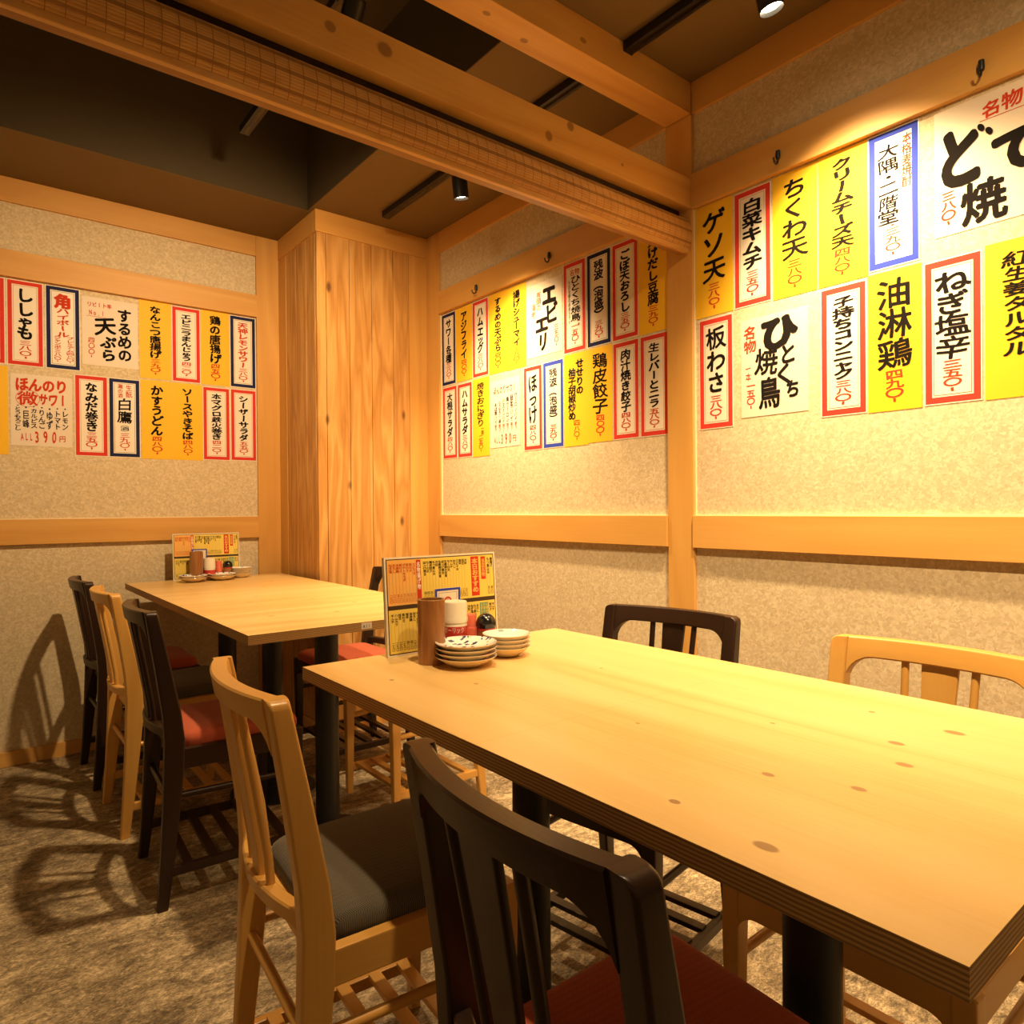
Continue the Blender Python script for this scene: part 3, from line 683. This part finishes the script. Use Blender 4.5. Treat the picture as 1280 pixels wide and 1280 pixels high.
tb = table(0.545, 1.218, 1.721, 2.6035, [(0.885, 2.04), (0.885, 2.52)], 'plywood table unit between column and dark chair, numbered tag on its end edge', 'x', [(0.70,2.0,0.006,1.8),(0.88,1.95,0.006,1.8),(0.95,2.3,0.005,1.6),(0.75,2.35,0.005,1.6),(1.02,2.12,0.006,1.8),(0.82,2.5,0.005,1.5)])
table(0.545, 1.218, 2.6045, 3.345, [(0.885, 3.07)], 'plywood table unit against the back wall, carrying the farther menu board', 'x', [(0.70,2.9,0.005,1.6),(0.95,2.8,0.005,1.6),(1.05,3.0,0.005,1.6)])
STICK = plain('white_sticker', (0.75, 0.70, 0.60), 0.5)
mb = MB(); mb.box(-0.0155, 0.0155, 0, 0.0006, -0.0085, 0.0085, 0); row_text(mb, 'A11', -0.012, 0.012, -0.0005, 0.013, 1, -0.0003, 0.02, 0)
tg = mb.build('number_tag', [STICK, INK], tb); tg.location = (0.863-(0.545+1.218)/2, 1.7204-(1.721+2.6035)/2, TZ-0.011); tg['label'] = 'small white number sticker'

# ------------------------------------------------------------------ things on the tables
BAMBOO = wood('brown_bamboo', (0.42, 0.20, 0.065), (0.32, 0.135, 0.04), (0.20, 0.075, 0.02), 'z', 0.28, 22, 1.25, coat=0.3)
MENU_Y = plain('laminated_yellow_menu', (0.80, 0.60, 0.12), 0.22)
MENU_O = plain('laminated_orange_menu', (0.82, 0.45, 0.12), 0.22)
BOARD = plain('pale_board_edge', (0.75, 0.68, 0.52), 0.5)
BROWNP = plain('dark_brown_print', (0.045, 0.025, 0.012), 0.4)
CAPW = plain('cream_plastic', (0.82, 0.74, 0.58), 0.3)
LABELR = plain('red_bottle_label', (0.50, 0.04, 0.03), 0.35)
WHITEINK = plain('white_print', (0.85, 0.80, 0.70), 0.4)
CORAL = plain('coral_plastic', (0.70, 0.15, 0.09), 0.3)
SOY = plain('amber_glass_sauce', (0.30, 0.12, 0.035), 0.12, coat=0.5)
GBLACK = plain('shiny_black_plastic', (0.008, 0.007, 0.007), 0.08, coat=0.5)
GLAZE = plain('cream_glaze', (0.74, 0.60, 0.38), 0.14, coat=0.4)
def plate_mat(name, scale, col, thr, seed):
    m, nt, b = new_mat(name); L = nt.links
    tc = N(nt, 'ShaderNodeTexCoord'); mp = N(nt, 'ShaderNodeMapping'); mp.inputs['Scale'].default_value = (scale, scale*0.55, scale); mp.inputs['Location'].default_value = (seed, seed*1.7, 0)
    L.new(tc.outputs['Object'], mp.inputs['Vector'])
    w = N(nt, 'ShaderNodeTexNoise'); w.inputs['Scale'].default_value = 1.3; L.new(mp.outputs[0], w.inputs['Vector'])
    ad = N(nt, 'ShaderNodeVectorMath', operation='ADD'); L.new(mp.outputs[0], ad.inputs[0]); L.new(w.outputs['Color'], ad.inputs[1])
    v = N(nt, 'ShaderNodeTexVoronoi'); v.inputs['Scale'].default_value = 1.0; L.new(ad.outputs[0], v.inputs['Vector'])
    sel = mth(nt, 'GREATER_THAN', N_sep(nt, v.outputs['Color']), 0.28)
    f = mth(nt, 'MULTIPLY', mth(nt, 'LESS_THAN', v.outputs['Distance'], thr), sel)
    c = mix(nt, f, (0.84, 0.80, 0.72), col)
    L.new(c, b.inputs['Base Color']); b.inputs['Roughness'].default_value = 0.12; b.inputs['Coat Weight'].default_value = 0.4
    return m
BLUELEAF = plate_mat('blue_leaf_glaze', 105, (0.03, 0.045, 0.16), 0.40, 2.0)
TEALSWIRL = plate_mat('pale_teal_swirl_glaze', 60, (0.34, 0.42, 0.40), 0.22, 5.0)
def plate_mesh(r, h, inner):
    mb = MB()
    mb.lathe([(0.0, 0.0), (r*0.50, 0.0), (r*0.56, 0.003), (r*0.80, h*0.52), (r*0.96, h*0.86), (r, h*0.97), (r*0.995, h)], 40, mi=0, cap1=False)
    mb.lathe([(r*0.995, h), (r*0.97, h*0.985), (r*0.88, h*0.80), (r*0.60, h*0.42), (r*0.3, h*0.34), (0.0005, h*0.33)], 40, mi=1, cap0=False)
    return mb
def plate_stack(x, y, z, r, h, step, n, inner, what, where, group, rots=0.6):
    first = None; ordn = {0: 'lowest', 1: 'second from the bottom', 2: 'third from the bottom'}
    for k in range(n):
        if first is None:
            o = plate_mesh(r, h, inner).build('small_plate', [GLAZE, inner], None, 50); first = o
        else:
            o = first.copy(); COL.objects.link(o)
        o.location = (x, y, z+0.0004+k*step); o.rotation_euler = (0, 0, rots*k)
        pos = 'topmost' if k == n-1 else ordn[k]
        tag(o, '%s, %s of %s' % (what, pos, where), 'plate', group)
def bottle(x, y, z, r, h_body, h_cap, label, word=True):
    t = empty('sauce_bottle', (x, y, z)); tag(t, label, 'sauce bottle', 'condiment bottles')
    mb = MB().lathe([(0.0, 0.0), (r*0.92, 0.0), (r, 0.003), (r, h_body-0.006), (r*0.94, h_body), (0, h_body)], 32); body = mb.build('bottle', CAPW, t, 40)
    mb = MB().lathe([(r*1.006, 0.006), (r*1.006, h_body-0.007)], 32, cap0=False, cap1=False)
    if word:
        for i, c in enumerate('ガーリック'):
            v, f = glyph(c, 0.0); o = len(mb.v); a0 = math.radians(232+(i-2)*20)
            for (gx, gz) in v:
                a = a0+(gx-0.5)*0.34; mb.v.append((r*1.02*math.cos(a), r*1.02*math.sin(a), h_body*0.80+(gz-0.38)*0.013))
            for q in f: mb.face([o+j for j in q], 1)
    mb.build('bottle_label', [LABELR, WHITEINK], t, 40)
    mb = MB().lathe([(r*1.02, h_body), (r*1.04, h_body+0.002), (r*1.04, h_body+0.010), (r*1.0, h_body+0.012), (r*1.0, h_body+h_cap-0.003), (r*0.95, h_body+h_cap), (0, h_body+h_cap)], 32); mb.build('bottle_cap', CAPW, t, 40)
    return t
def small_red(x, y, z, label):
    t = empty('spice_shaker', (x, y, z)); tag(t, label, 'spice shaker', 'red spice shakers')
    MB().lathe([(0, 0), (0.015, 0), (0.0155, 0.002), (0.0155, 0.050), (0.013, 0.054), (0, 0.054)], 24).build('shaker_body', CORAL, t, 40)
    MB().lathe([(0.0135, 0.0535), (0.0135, 0.076), (0.011, 0.080), (0, 0.080)], 24).build('cap', CORAL, t, 40)
    MB().lathe([(0.0158, 0.012), (0.0158, 0.030)], 24, cap0=False, cap1=False).build('wrapper_band', BROWNP, t, 40)
def soy(x, y, z, label):
    t = empty('soy_sauce_pot', (x, y, z)); tag(t, label, 'sauce pot', 'black capped sauce pots'); r = 0.0205
    MB().lathe([(0, 0), (r*0.92, 0), (r, 0.003), (r, 0.048), (r*0.9, 0.051), (0, 0.051)], 28).build('glass_body', SOY, t, 40)
    MB().lathe([(r*1.02, 0.045), (r*1.02, 0.0495)], 28, cap0=False, cap1=False).build('red_band', LABELR, t, 40)
    MB().lathe([(r*1.04, 0.0495)]+[(r*1.06*math.cos(a), 0.058+0.0225*math.sin(a)) for a in [math.pi/2*k/8 for k in range(8)]]+[(0.0005, 0.0805)], 28).build('domed_cap', GBLACK, t, 60)
def cup(x, y, z, label):
    mb = MB(); r, h = 0.0275, 0.127
    mb.lathe([(0, 0), (r, 0), (r, h-0.001), (r-0.001, h), (r-0.0045, h), (r-0.005, h-0.002), (r-0.005, 0.012), (0.0005, 0.012)], 36)
    o = mb.build('bamboo_cup', BAMBOO, None, 40, (x, y, z)); tag(o, label, 'chopstick cup', 'bamboo chopstick cups')
def card(x, y, z, rz, label):
    t = empty('table_card', (x, y, z), rz); tag(t, label, 'table card', 'blue bordered table cards')
    mb = MB(); w, h = 0.064, 0.136
    mb.box(-w/2, w/2, 0, 0.0025, 0.003, h, 0); frame(mb, -w/2, w/2, 0.003, h, 0.005, -0.0003, 1); frame(mb, -w/2+0.009, w/2-0.009, 0.012, h-0.009, 0.0006, -0.0003, 3)
    for k in range(32):
        a0, a1 = 2*math.pi*k/32, 2*math.pi*(k+1)/32; o = len(mb.v)
        mb.v += [(r*math.cos(a), -0.0004, 0.108+r*math.sin(a)) for r, a in ((0.0062, a0), (0.0098, a0), (0.0098, a1), (0.0062, a1))]; mb.face((o, o+1, o+2, o+3), 2)
    put(mb, '大', 0.0, 0.108, 0.011, 0.011, 2, -0.0004, 0.03, 0)
    for i in range(3): column_text(mb, 'おすすめの一品', 0.016-0.016*i, 0.090, 0.018, 0.009, 3, -0.0004, 0.01, 0)
    mb.build('card_face', [PAPER, BLUE, REDINK, INK], t)
    MB().box(-w/2-0.002, w/2+0.002, -0.012, 0.016, 0, 0.004, b=0.001).build('card_foot', CAPW, t, 40)
def menu_board(x, y, z, lean, label):
    """a landscape two-panel laminated menu on a thin board, propped by a back strut"""
    t = empty('menu_board', (x, y, z)); tag(t, label, 'menu board', 'table menu boards')
    W_, H_ = 0.287, 0.206
    R = Matrix.Rotation(-lean, 4, 'X')
    def fin(mb, name, mats):
        mb.v = [tuple(R @ Vector(p)) for p in mb.v]
        return mb.build(name, mats, t)
    fin(MB().box(0, W_, 0.0, 0.009, 0, H_, 0), 'backing_board', BOARD)
    mb = MB(); rect(mb, 0.004, W_-0.004, 0.004, H_-0.004, -0.0004, 3)
    def cols(x0, x1, zt, zb, n, ink, tall, seed):
        rr = random.Random(seed); st = (x1-x0)/n
        words = ['ハムカツ', '冷奴', '枝豆', 'だし巻き', 'たこわさ', '塩辛', 'ポテトサラダ', '唐揚げ', 'エビマヨ', '焼きうどん', '鶏皮餃子', 'もつ煮込み', '油淋鶏', 'ちくわ天', 'ねぎ塩', '板わさ', '生姜焼き定食', 'ほっけ焼き', 'キムチ', 'おろし']
        for i in range(n):
            cx = x1-(i+0.5)*st; s = rr.choice(words); k = min(st*0.85, 0.0062)
            rect(mb, cx-st/2-0.00025, cx-st/2+0.00015, zb+0.002, zt-0.001, -0.0007, 4)
            column_text(mb, s, cx, zt-0.002, zt-0.002-len(s)*k*1.02*tall, k*1.15, ink, -0.0008, 0.03, 0)
            p = rr.choice(['三八〇', '四八〇', '二九〇', '五八〇']); column_text(mb, p, cx, zb+0.002+3*k*1.0, zb+0.002, k, ink, -0.0008, 0.02, 0)
    top0, top1, bot0, bot1 = 0.105, 0.200, 0.006, 0.096
    rect(mb, 0.006, 0.088, top0, top1, -0.0006, 1); rect(mb, 0.088, W_-0.006, top0, top1, -0.0006, 0); rect(mb, 0.006, W_-0.006, bot0, bot1, -0.0006, 0)
    cols(0.010, 0.082, top1-0.006, top0+0.003, 9, 6, 1.0, 1); cols(0.093, 0.208, top1-0.004, top0+0.003, 15, 5, 1.0, 2)
    rect(mb, 0.076, 0.087, top0+0.003, top1-0.002, -0.0007, 6); column_text(mb, '名物揚げ物', 0.0815, top1-0.006, top0+0.03, 0.009, 7, -0.0009, 0.03, 0)
    rect(mb, 0.218, 0.240, top0+0.004, top1-0.002, -0.0007, 6); column_text(mb, '本日おすすめ', 0.229, top1-0.006, top0+0.012, 0.017, 1, -0.0009, 0.05, 0)
    rect(mb, 0.246, 0.259, top0+0.04, top1-0.003, -0.0007, 6); column_text(mb, '当店名物', 0.2525, top1-0.008, top0+0.046, 0.010, 1, -0.0009, 0.04, 0)
    cols(0.262, 0.280, top1-0.004, top0+0.003, 2, 5, 1.2, 3)
    cols(0.010, 0.200, bot1-0.006, bot0+0.003, 22, 5, 1.0, 4); cols(0.204, 0.236, bot1-0.004, bot0+0.003, 4, 5, 1.0, 5); cols(0.264, 0.280, bot1-0.004, bot0+0.003, 2, 5, 1.0, 6)
    rect(mb, 0.238, 0.262, bot0+0.045, bot1-0.004, -0.0007, 8)
    for i in range(3): column_text(mb, '日替わり肴', 0.243+0.0075*i, bot1-0.006, bot0+0.049, 0.0065, 0, -0.0009, 0.02, 0)
    fin(mb, 'menu_sheet', [MENU_Y, MENU_O, RED, BROWNP, LEDGER, INK, REDINK, WHITEINK, GREENP])
    s = MB(); top = R @ Vector((0, 0.009, 0.15))
    s.rings([[(0.12, top.y, top.z), (0.17, top.y, top.z), (0.17, top.y+0.002, top.z), (0.12, top.y+0.002, top.z)], [(0.12, 0.022 if lean > 0.12 else 0.030, 0), (0.17, 0.022 if lean > 0.12 else 0.030, 0), (0.17, 0.025 if lean > 0.12 else 0.033, 0), (0.12, 0.025 if lean > 0.12 else 0.033, 0)]])
    s.build('back_strut', BOARD, t)
    return t
Z = TZ+0.0003
menu_board(0.682, 1.266, Z, math.radians(4), 'yellow landscape menu board standing on the near table beside the bamboo cup')
cup(0.729, 1.172, Z, 'brown bamboo cup in front of the menu board on the near table')
card(0.815, 1.243, Z, 0.0, 'blue bordered card behind the bamboo cup on the near table')
bottle(0.804, 1.200, Z, 0.0258, 0.070, 0.043, 'cream capped bottle with red label beside bamboo cup on the near table')
small_red(0.852, 1.214, Z, 'small coral red shaker behind cream bottle on the near table')
soy(0.883, 1.198, Z, 'small sauce pot with black domed cap on the near table')
plate_stack(0.768, 1.108, Z, 0.0605, 0.020, 0.0088, 4, BLUELEAF, 'blue leaf plate', 'the wide stack on the near table', 'blue leaf plates on the near table')
plate_stack(0.884, 1.128, Z, 0.0500, 0.021, 0.0085, 4, TEALSWIRL, 'swirl patterned bowl', 'the narrow stack on the near table', 'swirl plates on the near table')
menu_board(0.730, 3.318, Z, math.radians(4), 'yellow menu board on the far table by the back wall')
cup(0.812, 3.262, Z, 'brown bamboo cup standing on the far table by the back wall')
card(0.835, 3.302, Z, 0.0, 'dark bordered card behind the bamboo cup on the far table')
bottle(0.868, 3.268, Z, 0.0250, 0.050, 0.046, 'cream capped bottle with red label on the far table', False)
small_red(0.912, 3.282, Z, 'small coral red shaker beside cream bottle on the far table')
soy(0.948, 3.272, Z, 'small sauce pot with black domed cap on the far table')
plate_stack(0.782, 3.198, Z, 0.0600, 0.020, 0.0088, 2, BLUELEAF, 'blue leaf plate', 'the left pair of plates on the far table', 'blue leaf plates on the far table')
plate_stack(0.904, 3.205, Z, 0.0600, 0.020, 0.0088, 2, BLUELEAF, 'blue leaf plate', 'the middle pair of plates on the far table', 'blue leaf plates on the far table')
plate_stack(1.005, 3.262, Z, 0.0460, 0.021, 0.0085, 4, TEALSWIRL, 'swirl patterned bowl', 'the stack near the column on far table', 'swirl plates on the far table')

# ------------------------------------------------------------------ the rolled-up bamboo blind under the lower beam
BAM_A = wood('bamboo_slats', (0.62, 0.37, 0.13), (0.52, 0.28, 0.085), (0.40, 0.19, 0.055), 'x', 0.4, 30, 0.7)
BAM_B = wood('darker_bamboo_slats', (0.34, 0.17, 0.05), (0.27, 0.125, 0.036), (0.20, 0.085, 0.025), 'x', 0.45, 30, 0.7)
BAM_C = wood('mid_bamboo_slats', (0.50, 0.28, 0.09), (0.42, 0.21, 0.06), (0.31, 0.14, 0.04), 'x', 0.4, 30, 0.7)
CORD = plain('brown_binding_cord', (0.27, 0.13, 0.04), 0.8)
bl = empty('bamboo_blind', (0.6, 1.40, 1.83)); tag(bl, 'long rolled bamboo blind hanging under the lower cross beam', 'blind')
X0, X1 = -0.95, 1.822
prof = [(1.374, 1.944), (1.363, 1.934), (1.356, 1.918), (1.351, 1.900), (1.349, 1.884), (1.352, 1.868), (1.358, 1.855), (1.366, 1.846)]
def along(prof, n):
    d = [0]
    for a, b_ in zip(prof, prof[1:]): d.append(d[-1]+math.hypot(b_[0]-a[0], b_[1]-a[1]))
    out = []
    for i in range(n+1):
        s = d[-1]*i/n
        for j in range(len(prof)-1):
            if s <= d[j+1]+1e-9:
                k = (s-d[j])/(d[j+1]-d[j]); out.append((prof[j][0]+k*(prof[j+1][0]-prof[j][0]), prof[j][1]+k*(prof[j+1][1]-prof[j][1]))); break
    return out
P = along(prof, 34); mb = MB()
o_ = Vector((0.6, 1.40, 1.83))
for i in range(34):
    (ya, za), (yb, zb_) = P[i], P[i+1]; ny, nz = -(za-zb_), (ya-yb); l = math.hypot(ny, nz); ny, nz = ny/l, nz/l
    if ny > 0: ny, nz = -ny, -nz
    dark = i in (4, 5, 6, 15, 16, 17, 27, 28); hgt = 0.0011 if not dark else 0.0007; o = len(mb.v)
    q = [(ya, za), (ya*0.7+yb*0.3+ny*hgt, za*0.7+zb_*0.3+nz*hgt), (ya*0.3+yb*0.7+ny*hgt, za*0.3+zb_*0.7+nz*hgt), (yb, zb_)]
    for X in (X0, X1): mb.v += [(X-o_.x, y-o_.y, z-o_.z) for y, z in q]
    for k in range(3): mb.face((o+k, o+k+1, o+5+k, o+4+k), 1 if dark else (3 if i % 2 else 0))
# back of the roll closes the body
ring = [(y, z) for y, z in prof]+[(1.400, 1.846), (1.425, 1.862), (1.440, 1.880), (1.443, 1.900), (1.438, 1.925), (1.420, 1.942)]
o = len(mb.v); n = len(ring)
for X in (X0+0.001, X1-0.001): mb.v += [(X-o_.x, y+0.0004-o_.y, z-o_.z) for y, z in ring]
for k in range(len(prof)-1, n): j = (k+1) % n; mb.face((o+k, o+j, o+n+j, o+n+k), 1)
mb.face([o+k for k in range(n)], 1); mb.face([o+n+k for k in range(n)][::-1], 1)
x = X0+0.02
rr = random.Random(3)
while x < X1:                                  # binding cords across the slats
    for (ya, za), (yb, zb_) in zip(P[:-1:2], P[2::2]):
        o = len(mb.v)
        for dx in (-0.0007, 0.0007):
            for y, z in ((ya, za), (yb, zb_)): mb.v.append((x+dx-o_.x, y-0.0016-o_.y, z-o_.z))
        mb.face((o, o+1, o+3, o+2), 2)
    x += 0.029
mb.build('slat_roll', [BAM_A, BAM_B, CORD, BAM_C], bl)
mb = MB(); mb.box(X0-o_.x, X1-o_.x, 1.362-o_.y, 1.376-o_.y, 1.832-o_.z, 1.847-o_.z, b=0.003); mb.build('bottom_rail', BAM_A, bl, 40)
mb = MB(); mb.box(X0-o_.x, X1-o_.x, 1.376-o_.y, 1.402-o_.y, 1.835-o_.z, 1.846-o_.z, b=0.003); mb.build('rear_rail', BAM_B, bl, 40)
# black track between beam and blind
t = empty('curtain_track', (0.6, 1.42, 1.95)); tag(t, 'glossy black track in the slot between lower beam and bamboo blind', 'track')
mb = MB(); mb.box(X0-0.6, X1-0.6-0.005, -0.025, -0.005, -0.004, 0.025, b=0.002); mb.build('front_channel', GLOSSBLACK, t, 40)
mb = MB(); mb.box(X0-0.6, X1-0.6-0.005, -0.005, 0.030, 0.0, 0.0255, b=0.002); mb.build('rear_channel', BLACK, t, 40)

# ------------------------------------------------------------------ hooks on the rail
def hook(y, label):
    t = empty('coat_hook', (XR-0.006, y, 2.012)); tag(t, label, 'hook', 'black hooks on the right wall rail')
    MB().tube([(-0.001, 0, 0.012), (-0.004, 0, 0.020), (-0.006, 0, 0.012), (-0.006, 0, -0.006), (-0.010, 0, -0.018), (-0.018, 0, -0.023), (-0.026, 0, -0.019), (-0.030, 0, -0.008)], 0.0026, 8).build('hook_wire', BLACK, t, 60)
    MB().lathe([(0, -0.010), (0.006, -0.008), (0.007, 0.0), (0.006, 0.014), (0, 0.016)], 14, -0.0065, 0, 0.004).build('mounting_cup', BLACK, t, 60)
hook(2.521, 'black hook on the rail above アジフライ, near the knotty column')
hook(2.028, 'black hook on the rail above the white エビエリ sheet')
hook(1.053, 'black hook on the rail above the yellow ちくわ天 strip')
hook(0.554, 'black hook on the rail above the wide どて焼 sheet')

# ------------------------------------------------------------------ lighting tracks and spotlights
def track(x, y0, y1, z, label, rods=False):
    t = empty('lighting_track', (x, (y0+y1)/2, z)); tag(t, label, 'lighting track', 'black lighting tracks'); h = (y1-y0)/2
    mb = MB(); mb.box(-0.018, 0.018, -h, h, 0.0, 0.028, b=0.002); mb.build('channel', BLACK, t, 40)
    mb = MB(); mb.box(-0.006, 0.006, -h+0.004, h-0.004, -0.0005, 0.0, 0); mb.build('slot', GLOSSBLACK, t)
    for s in (-1, 1):
        mb = MB(); mb.box(-0.0185, 0.0185, s*h-0.004, s*h+0.004, -0.001, 0.0285, b=0.001); mb.build('end_cap', BLACK, t, 40)
        if rods: MB().lathe([(0.005, 0.028), (0.005, 2.79-z)], 10, 0, s*(h-0.25)).build('hanging_rod', BLACK, t, 40)
track(1.520, 1.464, 2.800, ZC-0.0285, 'black lighting track on the ceiling beyond the beams, by the column')
track(1.530, -1.6, 1.353, ZC-0.0285, 'black lighting track on the ceiling before the beams')
track(0.845, 1.50, 2.65, 2.440, 'black lighting track hung inside the dark coffer', True)
track(0.645, -1.4, 1.330, 2.440, 'black lighting track hung above the near table', True)
LENS, nt_, b_ = new_mat('lit_lamp_lens')
b_.inputs['Base Color'].default_value = (1, 0.9, 0.7, 1); b_.inputs['Emission Color'].default_value = (1.0, 0.80, 0.50, 1); b_.inputs['Emission Strength'].default_value = 25
def spotlight(key, label, track_z):
    (x, y, z), aim, watts, cone, blend = LAMPS[key]
    t = empty('spotlight', (x, y, z)); tag(t, label, 'spotlight', 'black track spotlights')
    d = (Vector(aim)-Vector((x, y, z))).normalized(); q = d.to_track_quat('-Z', 'Y')
    tilt = q.to_matrix().to_4x4()
    def fin(mb, name, mat, sm=40):
        mb.v = [tuple(tilt @ Vector(p)) for p in mb.v]; return mb.build(name, mat, t, sm)
    fin(MB().lathe([(0.024, 0.010), (0.0275, 0.0), (0.029, 0.001), (0.029, 0.085), (0.026, 0.090), (0.0, 0.090)], 28, cap0=False), 'lamp_housing', BLACK)
    fin(MB().lathe([(0.0, 0.010), (0.0245, 0.010)], 28, cap0=False, cap1=False), 'lens', LENS)
    top = tilt @ Vector((0, 0, 0.088))
    mb = MB(); mb.tube([tuple(top), (0, 0, track_z-z-0.002)], 0.006, 10); mb.build('bracket', BLACK, t, 40)
    mb = MB().box(-0.016, 0.016, -0.03, 0.03, track_z-z-0.014, track_z-z-0.001, b=0.002); mb.build('track_adapter', BLACK, t, 40)
    ld = bpy.data.lights.new('spotlight_beam', 'SPOT'); ld.energy = watts; ld.color = LAMP_COL; ld.spot_size = math.radians(cone); ld.spot_blend = blend; ld.shadow_soft_size = 0.03
    lo = bpy.data.objects.new('beam', ld); COL.objects.link(lo); lo.parent = t
    lo.location = d*0.006; lo.rotation_euler = q.to_euler()
    return t
spotlight('wall_near', 'lit black spotlight before the beams, aimed at the nearer papers', ZC-0.0285)
spotlight('wall_far', 'lit black spotlight beyond the beams, beside the column', ZC-0.0285)
spotlight('table_near', 'black spotlight hung over the near table', 2.440)
spotlight('table_far', 'black spotlight in the dark coffer above the far table, behind the lower beam', 2.440)
spotlight('added_wall_fill', 'added unseen black spotlight on the coffer track, brightening the lower right wall', 2.440)
